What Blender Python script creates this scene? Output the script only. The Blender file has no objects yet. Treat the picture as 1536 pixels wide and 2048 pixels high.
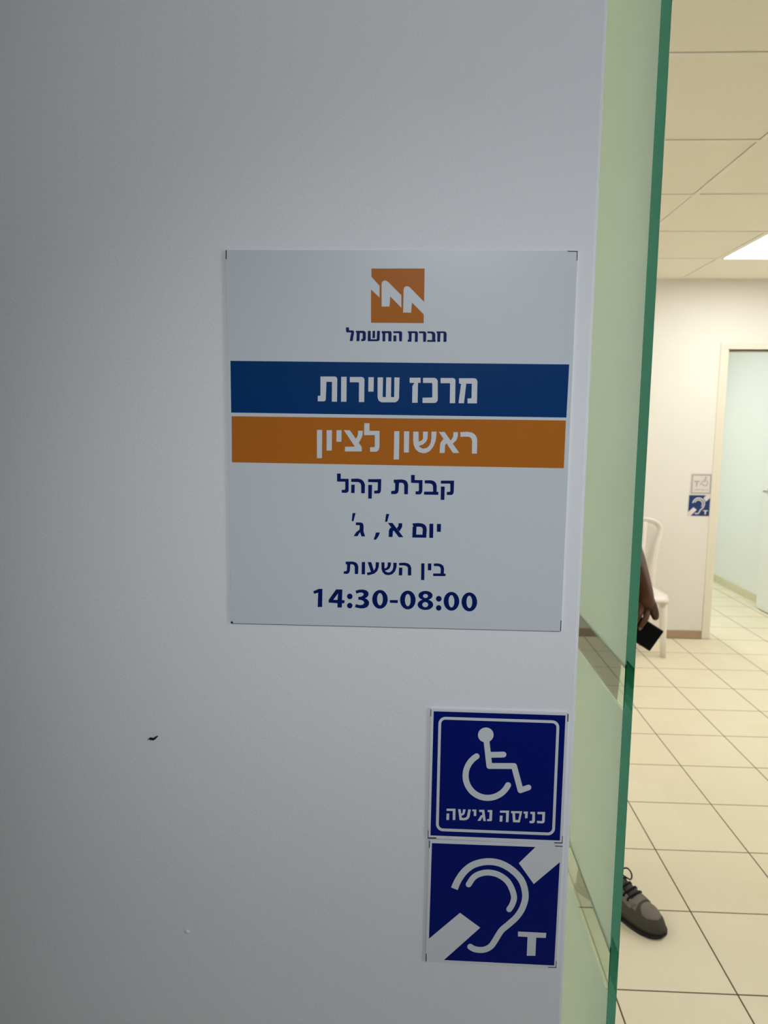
import bpy, bmesh, math, random
from mathutils import Vector, Matrix, geometry
random.seed(4)
S = bpy.context.scene
COL = S.collection
PI = math.pi

# ------------------------------------------------------------------ camera
cam_d = bpy.data.cameras.new('camera')
cam = bpy.data.objects.new('camera', cam_d)
COL.objects.link(cam)
cam_d.sensor_fit = 'VERTICAL'
cam_d.sensor_height = 36.0
cam_d.lens = 25.053
cam_d.clip_start = 0.02
right = Vector((0.99900983, 0.04305774, 0.01119808))
fwd = Vector((-0.04138353, 0.99173981, -0.12140658))
up = Vector((-0.01633307, 0.12082295, 0.99253969))
cam.matrix_world = Matrix(((right.x, up.x, -fwd.x, 0), (right.y, up.y, -fwd.y, 0), (right.z, up.z, -fwd.z, 1.5075), (0, 0, 0, 1)))
cam_d.dof.use_dof = True
cam_d.dof.focus_distance = 0.85
cam_d.dof.aperture_fstop = 10.0
S.camera = cam
S.view_settings.view_transform = 'Standard'
S.view_settings.look = 'None'
S.view_settings.gamma = 1.0
S.view_settings.use_curve_mapping = False
S.view_settings.exposure = 0.0
S.cycles.use_denoising = True
S.cycles.max_bounces = 16
S.cycles.transmission_bounces = 14
S.cycles.glossy_bounces = 10
S.cycles.diffuse_bounces = 6
S.cycles.sample_clamp_indirect = 6.0

# ------------------------------------------------------------------ world and big lights
W = bpy.data.worlds.new('world')
S.world = W
W.use_nodes = True
W.node_tree.nodes['Background'].inputs[0].default_value = (0.78, 0.86, 1.0, 1)
W.node_tree.nodes['Background'].inputs[1].default_value = 0.25

def area(name, loc, target, sx, sy, power, color):
    l = bpy.data.lights.new(name, 'AREA')
    l.shape = 'RECTANGLE'; l.size = sx; l.size_y = sy; l.energy = power; l.color = color
    o = bpy.data.objects.new(name, l)
    o.location = loc
    o.rotation_euler = (Vector(target) - Vector(loc)).to_track_quat('-Z', 'Y').to_euler()
    COL.objects.link(o)
    return o
# unseen area light added on the right to brighten the sign wall
area('lobby_fill_light', (1.50, -0.15, 1.70), (-0.1, 0.8, 1.45), 0.5, 1.5, 7.5, (0.86, 0.93, 1.0))
# unseen spots added in the lobby to shape the wall's brightness gradient
def spot(name, loc, target, power, angle, blend, radius, color):
    l = bpy.data.lights.new(name, 'SPOT')
    l.energy = power; l.spot_size = math.radians(angle); l.spot_blend = blend; l.shadow_soft_size = radius; l.color = color
    o = bpy.data.objects.new(name, l); o.location = loc
    o.rotation_euler = (Vector(target) - Vector(loc)).to_track_quat('-Z', 'Y').to_euler()
    COL.objects.link(o)
for sx_, aim, pw in ((0.25, (0.02, 0.8, 1.76), 63.0), (0.05, (0.08, 0.8, 1.0), 86.0)):
    spot('added_wall_spot', (sx_, -1.70, 2.75), aim, pw, 33, 1.0, 0.06, (0.93, 0.965, 1.0))
ROOM_L = 16.5      # radiance of the ceiling panels
CORR_L = 14.0

# ------------------------------------------------------------------ materials
def mat(name, color, rough=0.5, spec=0.5, metal=0.0, noise=0.0, nscale=20.0, bump=0.0, bscale=200.0, emit=None, emit_s=0.0):
    m = bpy.data.materials.new(name); m.use_nodes = True
    nt = m.node_tree; b = nt.nodes['Principled BSDF']
    c = tuple(color) + (1,)
    b.inputs['Base Color'].default_value = c
    b.inputs['Roughness'].default_value = rough
    b.inputs['Specular IOR Level'].default_value = spec
    b.inputs['Metallic'].default_value = metal
    tc = nt.nodes.new('ShaderNodeTexCoord')
    if noise:
        n = nt.nodes.new('ShaderNodeTexNoise'); n.inputs['Scale'].default_value = nscale; n.inputs['Detail'].default_value = 4
        nt.links.new(tc.outputs['Object'], n.inputs['Vector'])
        mx = nt.nodes.new('ShaderNodeMix'); mx.data_type = 'RGBA'
        mx.inputs[6].default_value = tuple(max(0, v * (1 - noise)) for v in color) + (1,)
        mx.inputs[7].default_value = tuple(min(1, v * (1 + noise)) for v in color) + (1,)
        nt.links.new(n.outputs['Fac'], mx.inputs[0]); nt.links.new(mx.outputs[2], b.inputs['Base Color'])
    if bump:
        n2 = nt.nodes.new('ShaderNodeTexNoise'); n2.inputs['Scale'].default_value = bscale; n2.inputs['Detail'].default_value = 3
        nt.links.new(tc.outputs['Object'], n2.inputs['Vector'])
        bp = nt.nodes.new('ShaderNodeBump'); bp.inputs['Strength'].default_value = bump; bp.inputs['Distance'].default_value = 0.002
        nt.links.new(n2.outputs['Fac'], bp.inputs['Height']); nt.links.new(bp.outputs['Normal'], b.inputs['Normal'])
    if emit:
        b.inputs['Emission Color'].default_value = tuple(emit) + (1,)
        b.inputs['Emission Strength'].default_value = emit_s
    return m

def wall_mat():
    # painted plaster: orange-peel roller texture, a few small grey dirt stains
    m = mat('lobby_wall_paint', (0.81, 0.815, 0.835), 0.55, 0.35)
    nt = m.node_tree; b = nt.nodes['Principled BSDF']
    tc = nt.nodes.new('ShaderNodeTexCoord')
    n = nt.nodes.new('ShaderNodeTexNoise'); n.inputs['Scale'].default_value = 260; n.inputs['Detail'].default_value = 2.5
    n3 = nt.nodes.new('ShaderNodeTexNoise'); n3.inputs['Scale'].default_value = 5.0; n3.inputs['Detail'].default_value = 5
    n4 = nt.nodes.new('ShaderNodeTexNoise'); n4.inputs['Scale'].default_value = 12.0
    for x in (n, n3, n4): nt.links.new(tc.outputs['Object'], x.inputs['Vector'])
    add = nt.nodes.new('ShaderNodeMath'); add.operation = 'MULTIPLY_ADD'
    nt.links.new(n4.outputs['Fac'], add.inputs[0]); add.inputs[1].default_value = 1.2; nt.links.new(n.outputs['Fac'], add.inputs[2])
    bp = nt.nodes.new('ShaderNodeBump'); bp.inputs['Strength'].default_value = 0.16; bp.inputs['Distance'].default_value = 0.0012
    nt.links.new(add.outputs[0], bp.inputs['Height']); nt.links.new(bp.outputs['Normal'], b.inputs['Normal'])
    rp = nt.nodes.new('ShaderNodeValToRGB')
    rp.color_ramp.elements[0].position = 0.27; rp.color_ramp.elements[0].color = (0.785, 0.79, 0.808, 1)
    rp.color_ramp.elements[1].position = 0.40; rp.color_ramp.elements[1].color = (0.81, 0.815, 0.835, 1)
    nt.links.new(n3.outputs['Fac'], rp.inputs[0]); nt.links.new(rp.outputs[0], b.inputs['Base Color'])
    return m

def tile_mat():
    m = bpy.data.materials.new('floor_tile'); m.use_nodes = True
    nt = m.node_tree; N = nt.nodes; L = nt.links; b = N['Principled BSDF']
    geo = N.new('ShaderNodeNewGeometry'); sep = N.new('ShaderNodeSeparateXYZ'); L.new(geo.outputs['Position'], sep.inputs[0])
    def mth(op, a, bb=None, c=None):
        q = N.new('ShaderNodeMath'); q.operation = op
        for i, v in enumerate((a, bb, c)):
            if v is None: continue
            if isinstance(v, (int, float)): q.inputs[i].default_value = v
            else: L.new(v, q.inputs[i])
        return q.outputs[0]
    ds = []; ids = []
    for k, off in (('X', 0.8902), ('Y', 1.7811)):
        t = mth('DIVIDE', mth('SUBTRACT', sep.outputs[k], off), 0.33)
        t = mth('ADD', t, 100.5)
        fr = mth('FRACT', t); ids.append(mth('FLOOR', t))
        ds.append(mth('ABSOLUTE', mth('SUBTRACT', fr, 0.5)))
    d = mth('MULTIPLY', mth('MINIMUM', ds[0], ds[1]), 0.33)      # metres to the nearest joint
    mr = N.new('ShaderNodeMapRange'); mr.interpolation_type = 'SMOOTHSTEP'
    mr.inputs[1].default_value = 0.0015; mr.inputs[2].default_value = 0.0028; L.new(d, mr.inputs[0])
    wn = N.new('ShaderNodeTexWhiteNoise'); wn.noise_dimensions = '2D'
    cb = N.new('ShaderNodeCombineXYZ'); L.new(ids[0], cb.inputs[0]); L.new(ids[1], cb.inputs[1]); L.new(cb.outputs[0], wn.inputs['Vector'])
    nz = N.new('ShaderNodeTexNoise'); nz.inputs['Scale'].default_value = 9; nz.inputs['Detail'].default_value = 6; L.new(geo.outputs['Position'], nz.inputs['Vector'])
    v = mth('ADD', mth('MULTIPLY', wn.outputs[0], 0.45), mth('MULTIPLY', nz.outputs['Fac'], 0.55))
    tm = N.new('ShaderNodeMix'); tm.data_type = 'RGBA'; L.new(v, tm.inputs[0])
    tm.inputs[6].default_value = (0.755, 0.685, 0.515, 1); tm.inputs[7].default_value = (0.81, 0.745, 0.575, 1)
    gm = N.new('ShaderNodeMix'); gm.data_type = 'RGBA'; L.new(mr.outputs[0], gm.inputs[0])
    gm.inputs[6].default_value = (0.085, 0.055, 0.030, 1); L.new(tm.outputs[2], gm.inputs[7])
    L.new(gm.outputs[2], b.inputs['Base Color'])
    rm = N.new('ShaderNodeMapRange'); L.new(mr.outputs[0], rm.inputs[0]); rm.inputs[3].default_value = 0.9; rm.inputs[4].default_value = 0.42
    L.new(rm.outputs[0], b.inputs['Roughness'])
    b.inputs['Specular IOR Level'].default_value = 0.4
    bp = N.new('ShaderNodeBump'); bp.inputs['Strength'].default_value = 0.5; bp.inputs['Distance'].default_value = 0.0012
    L.new(mr.outputs[0], bp.inputs['Height']); L.new(bp.outputs['Normal'], b.inputs['Normal'])
    return m

def glass_mat(name, color, rough, inner=None):
    m = bpy.data.materials.new(name); m.use_nodes = True
    nt = m.node_tree; nt.nodes.remove(nt.nodes['Principled BSDF'])
    g = nt.nodes.new('ShaderNodeBsdfGlass'); g.inputs['Color'].default_value = tuple(color) + (1,)
    g.inputs['Roughness'].default_value = rough; g.inputs['IOR'].default_value = 1.52
    if inner:       # light that has crossed the thickness of the glass is tinted deeper
        ge = nt.nodes.new('ShaderNodeNewGeometry'); mx = nt.nodes.new('ShaderNodeMix'); mx.data_type = 'RGBA'
        mx.inputs[6].default_value = tuple(color) + (1,); mx.inputs[7].default_value = tuple(inner) + (1,)
        nt.links.new(ge.outputs['Backfacing'], mx.inputs[0]); nt.links.new(mx.outputs[2], g.inputs['Color'])
    n = nt.nodes.new('ShaderNodeTexNoise'); n.inputs['Scale'].default_value = 3.0
    bp = nt.nodes.new('ShaderNodeBump'); bp.inputs['Strength'].default_value = 0.02; bp.inputs['Distance'].default_value = 0.002
    nt.links.new(n.outputs['Fac'], bp.inputs['Height']); nt.links.new(bp.outputs['Normal'], g.inputs['Normal'])
    nt.links.new(g.outputs[0], nt.nodes['Material Output'].inputs[0])
    return m

def film_mat():
    m = bpy.data.materials.new('frosted_film'); m.use_nodes = True
    nt = m.node_tree; nt.nodes.remove(nt.nodes['Principled BSDF'])
    n = nt.nodes.new('ShaderNodeTexNoise'); n.inputs['Scale'].default_value = 40; n.inputs['Detail'].default_value = 5
    mx = nt.nodes.new('ShaderNodeMix'); mx.data_type = 'RGBA'
    mx.inputs[6].default_value = (0.64, 0.80, 0.66, 1); mx.inputs[7].default_value = (0.67, 0.83, 0.69, 1)
    nt.links.new(n.outputs['Fac'], mx.inputs[0])
    d = nt.nodes.new('ShaderNodeBsdfDiffuse'); t = nt.nodes.new('ShaderNodeBsdfTranslucent')
    nt.links.new(mx.outputs[2], d.inputs[0]); nt.links.new(mx.outputs[2], t.inputs[0])
    ms = nt.nodes.new('ShaderNodeMixShader'); ms.inputs[0].default_value = 0.62
    nt.links.new(d.outputs[0], ms.inputs[1]); nt.links.new(t.outputs[0], ms.inputs[2])
    nt.links.new(ms.outputs[0], nt.nodes['Material Output'].inputs[0])
    return m

M = dict(
    wall=wall_mat(),
    lobby_dark=mat('lobby_dark_grey', (0.22, 0.215, 0.21), 0.5, 0.4, noise=0.1, nscale=6),  # unseen lobby walls kept dark to cut bounced light
    room_wall=mat('room_wall_paint', (0.80, 0.785, 0.745), 0.6, 0.3, noise=0.015, nscale=8, bump=0.05, bscale=250),
    corridor_wall=mat('corridor_wall_paint', (0.80, 0.825, 0.795), 0.6, 0.3, noise=0.01, nscale=8),
    tile=tile_mat(),
    ceiling=mat('ceiling_panel', (0.92, 0.88, 0.79), 0.85, 0.2, noise=0.03, nscale=60, bump=0.15, bscale=500),
    tbar=mat('ceiling_grid_paint', (0.92, 0.885, 0.80), 0.5, 0.4),
    plain_ceiling=mat('plain_ceiling', (0.72, 0.73, 0.75), 0.8, 0.2, noise=0.02),
    frame=mat('door_frame_paint', (0.78, 0.74, 0.64), 0.45, 0.4, noise=0.01),
    leaf=mat('door_leaf_laminate', (0.82, 0.84, 0.79), 0.4, 0.4, noise=0.01),
    skirting=mat('brown_skirting_tile', (0.40, 0.29, 0.19), 0.4, 0.5, noise=0.08, nscale=12),
    skirting_pale=mat('pale_skirting_tile', (0.66, 0.62, 0.42), 0.4, 0.5, noise=0.05, nscale=12),
    steel=mat('satin_steel', (0.55, 0.56, 0.55), 0.3, 0.5, 1.0, noise=0.03),
    panel=mat('silver_grey_board', (0.63, 0.675, 0.715), 0.32, 0.45, noise=0.012, nscale=6),
    panel_edge=mat('white_board', (0.72, 0.735, 0.76), 0.35, 0.4, noise=0.01),
    blue=mat('royal_blue_print', (0.0015, 0.040, 0.165), 0.32, 0.14, noise=0.03, nscale=6),
    orange=mat('orange_print', (0.47, 0.145, 0.016), 0.32, 0.14, noise=0.03, nscale=6),
    navy=mat('navy_print', (0.0015, 0.012, 0.115), 0.35, 0.14, noise=0.03),
    sign_blue=mat('deep_blue_print', (0.0012, 0.008, 0.150), 0.35, 0.14, noise=0.04, nscale=6),
    far_blue=mat('blue_sticker_print', (0.010, 0.035, 0.165), 0.4, 0.4, noise=0.04),
    print_white=mat('white_print', (0.66, 0.69, 0.715), 0.32, 0.4, noise=0.01),
    far_white=mat('white_sticker', (0.72, 0.69, 0.68), 0.4, 0.4, noise=0.01),
    far_grey=mat('silver_sticker', (0.60, 0.60, 0.575), 0.35, 0.5, noise=0.02),
    mark_grey=mat('grey_sticker_print', (0.36, 0.36, 0.33), 0.45, 0.4, noise=0.03),
    black=mat('black_print', (0.02, 0.02, 0.025), 0.45, 0.4, noise=0.1),
    glass=glass_mat('green_float_glass', (0.96, 0.99, 0.97), 0.0, (0.58, 0.76, 0.71)),
    glass_edge=glass_mat('polished_glass_edge', (0.19, 0.48, 0.41), 0.10),
    glass_satin=glass_mat('satin_glass_face', (0.97, 0.99, 0.97), 0.42, (0.85, 0.95, 0.90)),
    film=film_mat(),
    light_panel=mat('light_diffuser', (0.9, 0.9, 0.88), 0.5, 0.2, emit=(1.0, 0.985, 0.94), emit_s=ROOM_L, noise=0.01),
    light_panel_cool=mat('cool_light_diffuser', (0.9, 0.9, 0.9), 0.5, 0.2, emit=(0.95, 1.0, 0.97), emit_s=CORR_L, noise=0.01),
    light_frame=mat('light_frame_paint', (0.82, 0.80, 0.74), 0.5, 0.4, noise=0.01),
    chair=mat('white_chair_plastic', (0.83, 0.78, 0.74), 0.42, 0.45, noise=0.015),
    skin=mat('brown_skin', (0.105, 0.042, 0.020), 0.5, 0.35, noise=0.10, nscale=30, bump=0.08, bscale=400),
    nail=mat('finger_nail', (0.23, 0.115, 0.085), 0.3, 0.5, noise=0.02),
    shirt=mat('black_shirt', (0.016, 0.015, 0.017), 0.9, 0.2, noise=0.15, nscale=60, bump=0.2, bscale=600),
    trousers=mat('charcoal_trousers', (0.030, 0.031, 0.034), 0.9, 0.2, noise=0.15, nscale=60, bump=0.2, bscale=700),
    hair=mat('black_hair', (0.008, 0.007, 0.006), 0.6, 0.4, noise=0.3, nscale=80, bump=0.6, bscale=300),
    eye=mat('eye_white', (0.7, 0.68, 0.64), 0.2, 0.5, noise=0.01),
    shoe=mat('dark_brown_suede', (0.072, 0.063, 0.051), 0.75, 0.3, noise=0.18, nscale=70, bump=0.25, bscale=700),
    shoe_pale=mat('taupe_suede', (0.185, 0.162, 0.135), 0.75, 0.3, noise=0.12, nscale=70, bump=0.25, bscale=700),
    sole=mat('black_rubber', (0.010, 0.010, 0.010), 0.6, 0.4, noise=0.2),
    lace=mat('black_lace', (0.010, 0.009, 0.009), 0.8, 0.2, noise=0.2, nscale=300),
    phone_glass=mat('phone_screen', (0.004, 0.004, 0.005), 0.12, 0.5, noise=0.05),
    phone_body=mat('phone_body', (0.012, 0.012, 0.013), 0.35, 0.5, noise=0.05),
    speck=mat('black_speck', (0.012, 0.011, 0.012), 0.8, 0.2, noise=0.3, nscale=400),
)

# ------------------------------------------------------------------ helpers
def link_mesh(name, verts, faces, m, parent=None, smooth=False, loc=None, mats=None, fmats=None):
    me = bpy.data.meshes.new(name)
    me.from_pydata([tuple(v) for v in verts], [], faces)
    bm = bmesh.new(); bm.from_mesh(me)
    bmesh.ops.recalc_face_normals(bm, faces=bm.faces)
    bm.to_mesh(me); bm.free()
    for x in (mats or [m]): me.materials.append(x)
    if fmats:
        for p, i in zip(me.polygons, fmats): p.material_index = i
    if smooth:
        for p in me.polygons: p.use_smooth = True
    o = bpy.data.objects.new(name, me)
    COL.objects.link(o)
    if parent is not None: o.parent = parent
    if loc is not None: o.location = loc
    return o

class MB:
    """collects boxes, tubes and lofts into ONE mesh"""
    def __init__(s): s.v = []; s.f = []
    def box(s, x0, x1, y0, y1, z0, z1):
        b = len(s.v)
        s.v += [(x0, y0, z0), (x1, y0, z0), (x1, y1, z0), (x0, y1, z0), (x0, y0, z1), (x1, y0, z1), (x1, y1, z1), (x0, y1, z1)]
        s.f += [tuple(b + i for i in q) for q in ((0, 3, 2, 1), (4, 5, 6, 7), (0, 1, 5, 4), (1, 2, 6, 5), (2, 3, 7, 6), (3, 0, 4, 7))]
        return s
    def rings(s, rs, closed_ends=True):
        n = len(rs[0]); b = len(s.v)
        for r in rs: s.v += [tuple(p) for p in r]
        for k in range(len(rs) - 1):
            for i in range(n):
                j = (i + 1) % n
                s.f.append((b + k * n + i, b + k * n + j, b + (k + 1) * n + j, b + (k + 1) * n + i))
        if closed_ends:
            s.f.append(tuple(b + i for i in range(n))[::-1])
            s.f.append(tuple(b + (len(rs) - 1) * n + i for i in range(n)))
        return s
    def tube(s, pts, r, n=10, flat=1.0):
        pts = [Vector(p) for p in pts]; rs = []; prev = None
        for i, p in enumerate(pts):
            d = (pts[min(i + 1, len(pts) - 1)] - pts[max(i - 1, 0)]).normalized()
            if prev is None:
                a = d.orthogonal().normalized()
            else:
                a = (prev - d * prev.dot(d)).normalized()
            prev = a; b = d.cross(a)
            rr = r[i] if isinstance(r, (list, tuple)) else r
            rs.append([p + (a * math.cos(2 * PI * k / n) + b * flat * math.sin(2 * PI * k / n)) * rr for k in range(n)])
        return s.rings(rs)
    def build(s, name, m, parent=None, smooth=False, bevel=0.0, subsurf=0, loc=None):
        o = link_mesh(name, s.v, s.f, m, parent, smooth, loc)
        if bevel:
            q = o.modifiers.new('bevel', 'BEVEL'); q.width = bevel; q.segments = 3; q.limit_method = 'ANGLE'
        if subsurf:
            q = o.modifiers.new('subsurf', 'SUBSURF'); q.levels = subsurf; q.render_levels = subsurf
        return o

def empty(name, loc=(0, 0, 0), rot=(0, 0, 0)):
    o = bpy.data.objects.new(name, None); o.empty_display_size = 0.05
    COL.objects.link(o); o.location = loc; o.rotation_euler = rot
    return o
def tag(o, label, cat, group=None):
    o['label'] = label; o['category'] = cat
    if group: o['group'] = group
    return o
def structure(o):
    o['kind'] = 'structure'; return o
def spline(pts, n=6):
    P = [Vector(p) for p in ([pts[0]] + list(pts) + [pts[-1]])]; out = []
    for i in range(1, len(P) - 2):
        a, b, c, d = P[i - 1:i + 3]
        for k in range(n):
            t = k / n
            out.append(0.5 * ((2 * b) + (c - a) * t + (2 * a - 5 * b + 4 * c - d) * t * t + (3 * b - a - 3 * c + d) * t ** 3))
    out.append(P[-2]); return out

# ------------------------------------------------------------------ the setting
H = 2.515            # ceiling height
WX = 0.1917          # end of the lobby wall beside the glass door
FW = 5.094           # far wall of the room
XL, XR = -2.4, 4.8

structure(MB().box(-2.6, 5.0, -2.3, 8.9, -0.12, 0.0).build('floor', M['tile']))
# front wall with the open entrance; one wall, so one mesh
w = MB().box(-2.6, WX, 0.8, 0.9, 0, H + 0.25).box(1.30, 5.0, 0.8, 0.9, 0, H + 0.25).box(WX, 1.30, 0.8, 0.9, 2.13, H + 0.25)
structure(w.build('wall_front', M['wall'], bevel=0.004))
structure(MB().box(-2.6, 5.0, -2.4, -2.3, 0, 2.9).build('wall_back', M['lobby_dark']))
structure(MB().box(-2.7, -2.6, -2.4, 0.9, 0, 2.9).build('wall_lobby', M['lobby_dark']))
structure(MB().box(-2.6, 5.0, -2.3, 0.8, 2.9, 3.0).build('ceiling_lobby', M['plain_ceiling']))
structure(MB().box(XL - 0.1, XL, 0.9, FW, 0, H + 0.2).build('wall_left', M['room_wall']))
structure(MB().box(XR, XR + 0.1, 0.9, FW, 0, H + 0.2).build('wall_right', M['room_wall']))
DX0, DX1, DZ = 2.147, 2.985, 2.049
w = MB().box(XL - 0.1, DX0, FW, FW + 0.12, 0, H + 0.2).box(DX1, XR + 0.1, FW, FW + 0.12, 0, H + 0.2).box(DX0, DX1, FW, FW + 0.12, DZ, H + 0.2)
structure(w.build('wall_far', M['room_wall']))
structure(MB().box(XL, DX0 - 0.058, FW - 0.010, FW, 0, 0.060).build('baseboard_far', M['skirting'], bevel=0.003))
structure(MB().box(XL, XL + 0.010, 0.9, FW - 0.010, 0, 0.060).build('baseboard_left', M['skirting']))
# door frame of the far doorway
w = MB().box(DX0 - 0.058, DX0, FW - 0.007, FW + 0.134, 0, DZ).box(DX1, DX1 + 0.058, FW - 0.007, FW + 0.134, 0, DZ).box(DX0 - 0.058, DX1 + 0.058, FW - 0.007, FW + 0.134, DZ, DZ + 0.044)
w.box(DX0, DX0 + 0.012, FW + 0.05, FW + 0.09, 0, DZ).box(DX0 + 0.012, DX1, FW + 0.05, FW + 0.09, DZ - 0.012, DZ)
structure(w.build('trim_1', M['frame'], bevel=0.004))
# corridor beyond the doorway
structure(MB().box(3.010, 3.110, FW + 0.134, 8.8, 0, 2.5).build('wall_corridor', M['corridor_wall']))
structure(MB().box(0.4, 0.5, FW + 0.12, 8.8, 0, 2.5).build('wall_corridor_left', M['corridor_wall']))
structure(MB().box(0.4, 3.11, 8.8, 8.9, 0, 2.5).build('wall_corridor_back', M['corridor_wall']))
structure(MB().box(0.4, 3.11, FW + 0.12, 8.9, 2.5, 2.6).build('ceiling_corridor', M['corridor_wall']))
structure(MB().box(2.998, 3.010, 5.30, 8.8, 0, 0.068).build('baseboard_corridor', M['skirting_pale'], bevel=0.003))
# door leaf, standing open against the corridor wall
leaf = structure(MB().box(2.914, 2.954, 5.215, 6.035, 0.010, 2.040).build('door_1', M['leaf'], bevel=0.002))
hd = MB().tube([(2.914, 5.955, 1.00), (2.872, 5.955, 1.00)], 0.009).tube([(2.872, 5.963, 1.00), (2.872, 5.84, 1.00)], 0.009)
hd.build('handle', M['steel'], leaf, smooth=True)
MB().tube([(2.915, 5.955, 1.00), (2.908, 5.955, 1.00)], 0.026, 20).tube([(2.915, 5.955, 1.10), (2.908, 5.955, 1.10)], 0.024, 20).build('handle_rose', M['steel'], leaf, smooth=False)
MB().tube([(2.936, 5.235, 0.001), (2.936, 5.235, 0.011)], 0.008, 12).build('floor_pin', M['steel'], leaf)

# suspended ceiling: recessed panels and a grid of bars
GX, GY, GP = 1.1936, 2.0978, 0.598
g = MB()
xs = [GX + GP * k for k in range(-5, 7)]
ys = [GY + GP * k for k in range(-2, 5)]
for x in xs:
    if XL < x < XR - 0.03: g.box(x, x + 0.022, 0.9, FW, H, H + 0.004)
for y in ys:
    g.box(XL, XR, y, y + 0.022, H - 0.0002, H + 0.004)
g.box(XL, XR, FW - 0.014, FW, H - 0.0004, H + 0.006)
cm = MB().box(XL, XR, 0.9, FW, H + 0.10, H + 0.12)
xs2 = [XL - 0.022] + [x for x in xs if XL < x < XR - 0.03] + [XR]
ys2 = [0.9 - 0.022] + [y for y in ys if y < FW - 0.05] + [FW - 0.014]
lit = {(1, 3), (4, 3), (-6, 3), (1, 1), (-6, 0)}
for x0, x1 in zip(xs2, xs2[1:]):
    for y0, y1 in zip(ys2, ys2[1:]):
        if (round((x0 - GX) / GP), round((y0 - GY) / GP)) in lit: continue
        z = H + 0.002 + random.uniform(0, 0.0015)
        cm.box(x0 + 0.0225, x1 - random.choice((0.002, 0.0035, 0.005)), y0 + 0.0225, y1 - random.choice((0.0015, 0.003, 0.0045)), z, z + 0.012)
structure(cm.build('ceiling', M['ceiling']))
structure(g.build('trim_2', M['tbar']))

# ------------------------------------------------------------------ ceiling light panels
def light_panel(ix, iy, label):
    x0 = GX + GP * ix + 0.022; x1 = GX + GP * (ix + 1); y0 = GY + GP * iy + 0.022; y1 = GY + GP * (iy + 1)
    r = empty('ceiling_light', ((x0 + x1) / 2, (y0 + y1) / 2, H))
    a = (x1 - x0) / 2; b = (y1 - y0) / 2; e = 0.008
    f = MB().box(-a, a, -b, -b + e, -0.003, 0.006).box(-a, a, b - e, b, -0.003, 0.006).box(-a, -a + e, -b + e, b - e, -0.003, 0.006).box(a - e, a, -b + e, b - e, -0.003, 0.006)
    f.build('frame', M['light_frame'], r)
    MB().box(-a, a, -b, b, 0.006, 0.06).build('housing', M['light_frame'], r)
    MB().box(-a + e, a - e, -b + e, b - e, 0.0, 0.005).build('diffuser', M['light_panel'], r)
    tag(r, label, 'light', 'square light panels in the tiled ceiling')
    return r
light_panel(1, 3, 'glowing white square light panel in the tiled ceiling above the far doorway')
light_panel(-6, 3, 'unseen square ceiling light panel added over the far left corner of the room')  # this and the following room panels are out of view, added for light
light_panel(4, 3, 'unseen square ceiling light panel added over the far right corner of the room')
light_panel(-6, 0, 'unseen square ceiling light panel added over the front left of the room')
light_panel(1, 1, 'unseen square ceiling light panel added over the middle of the room')
r = empty('ceiling_light', (1.75, 6.6, 2.5))
MB().box(-0.3, 0.3, -0.6, 0.6, -0.03, 0.0).build('frame', M['light_frame'], r)
MB().box(-0.28, 0.28, -0.58, 0.58, -0.034, -0.028).build('diffuser', M['light_panel_cool'], r)
tag(r, 'long cool white light on the corridor ceiling beyond the far doorway', 'light')

# ------------------------------------------------------------------ glass door, standing open at a right angle to the wall
gx0, gx1, gy0, gy1, gz1 = 0.2455, 0.2565, 0.800, 1.700, 2.10
gd = empty('glass_door', ((gx0 + gx1) / 2, gy0, 0))
bands = [(0.0, 0.8215, 1), (0.8215, 0.8765, 0), (0.8765, 1.1815, 1), (1.1815, 1.2330, 0), (1.2330, gz1, 1)]
hw = (gx1 - gx0) / 2; dl = gy1 - gy0; ch = 0.0010
V = []; F = []; FM = []
# left face, end faces, top and bottom of the pane (right face only where it is clear)
def quad(a, b, c, d, k=0):
    i = len(V); V.extend([a, b, c, d]); F.append((i, i + 1, i + 2, i + 3)); FM.append(k)
zs = [0.0] + [b[1] for b in bands]
for z0, z1, fr in bands:
    quad((-hw, ch, z0), (-hw, dl, z0), (-hw, dl, z1), (-hw, ch, z1), 2 if fr else 0)
    quad((-hw, ch, z0), (-hw + ch, 0, z0), (-hw + ch, 0, z1), (-hw, ch, z1), 1)
    quad((-hw + ch, 0, z0), (hw - ch, 0, z0), (hw - ch, 0, z1), (-hw + ch, 0, z1), 1)
    quad((hw - ch, 0, z0), (hw, ch, z0), (hw, ch, z1), (hw - ch, 0, z1), 1)
    quad((-hw, dl, z0), (hw, dl, z0), (hw, dl, z1), (-hw, dl, z1))
    if not fr: quad((hw, ch, z0), (hw, dl, z0), (hw, dl, z1), (hw, ch, z1))
for z in (0.0, gz1):
    i = len(V); V.extend([(-hw, ch, z), (-hw + ch, 0, z), (hw - ch, 0, z), (hw, ch, z), (hw, dl, z), (-hw, dl, z)]); F.append(tuple(range(i, i + 6))); FM.append(0)
def raw(name, verts, faces, mats, fm, parent):
    me = bpy.data.meshes.new(name); me.from_pydata(verts, [], faces)
    bm = bmesh.new(); bm.from_mesh(me)
    bmesh.ops.remove_doubles(bm, verts=bm.verts, dist=1e-6)
    c = Vector((0, dl / 2, gz1 / 2))
    for f in bm.faces:
        n = f.normal; q = f.calc_center_median() - c
        s = n.x * q.x / hw + n.y * q.y / dl * 2 + n.z * q.z / gz1 * 2
        if s < 0: f.normal_flip()
    bm.to_mesh(me); bm.free()
    for x in mats: me.materials.append(x)
    for p, k in zip(me.polygons, fm): p.material_index = k
    o = bpy.data.objects.new(name, me); COL.objects.link(o); o.parent = parent
    return o
raw('pane', V, F, [M['glass'], M['glass_edge'], M['glass_satin']], FM, gd)
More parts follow.
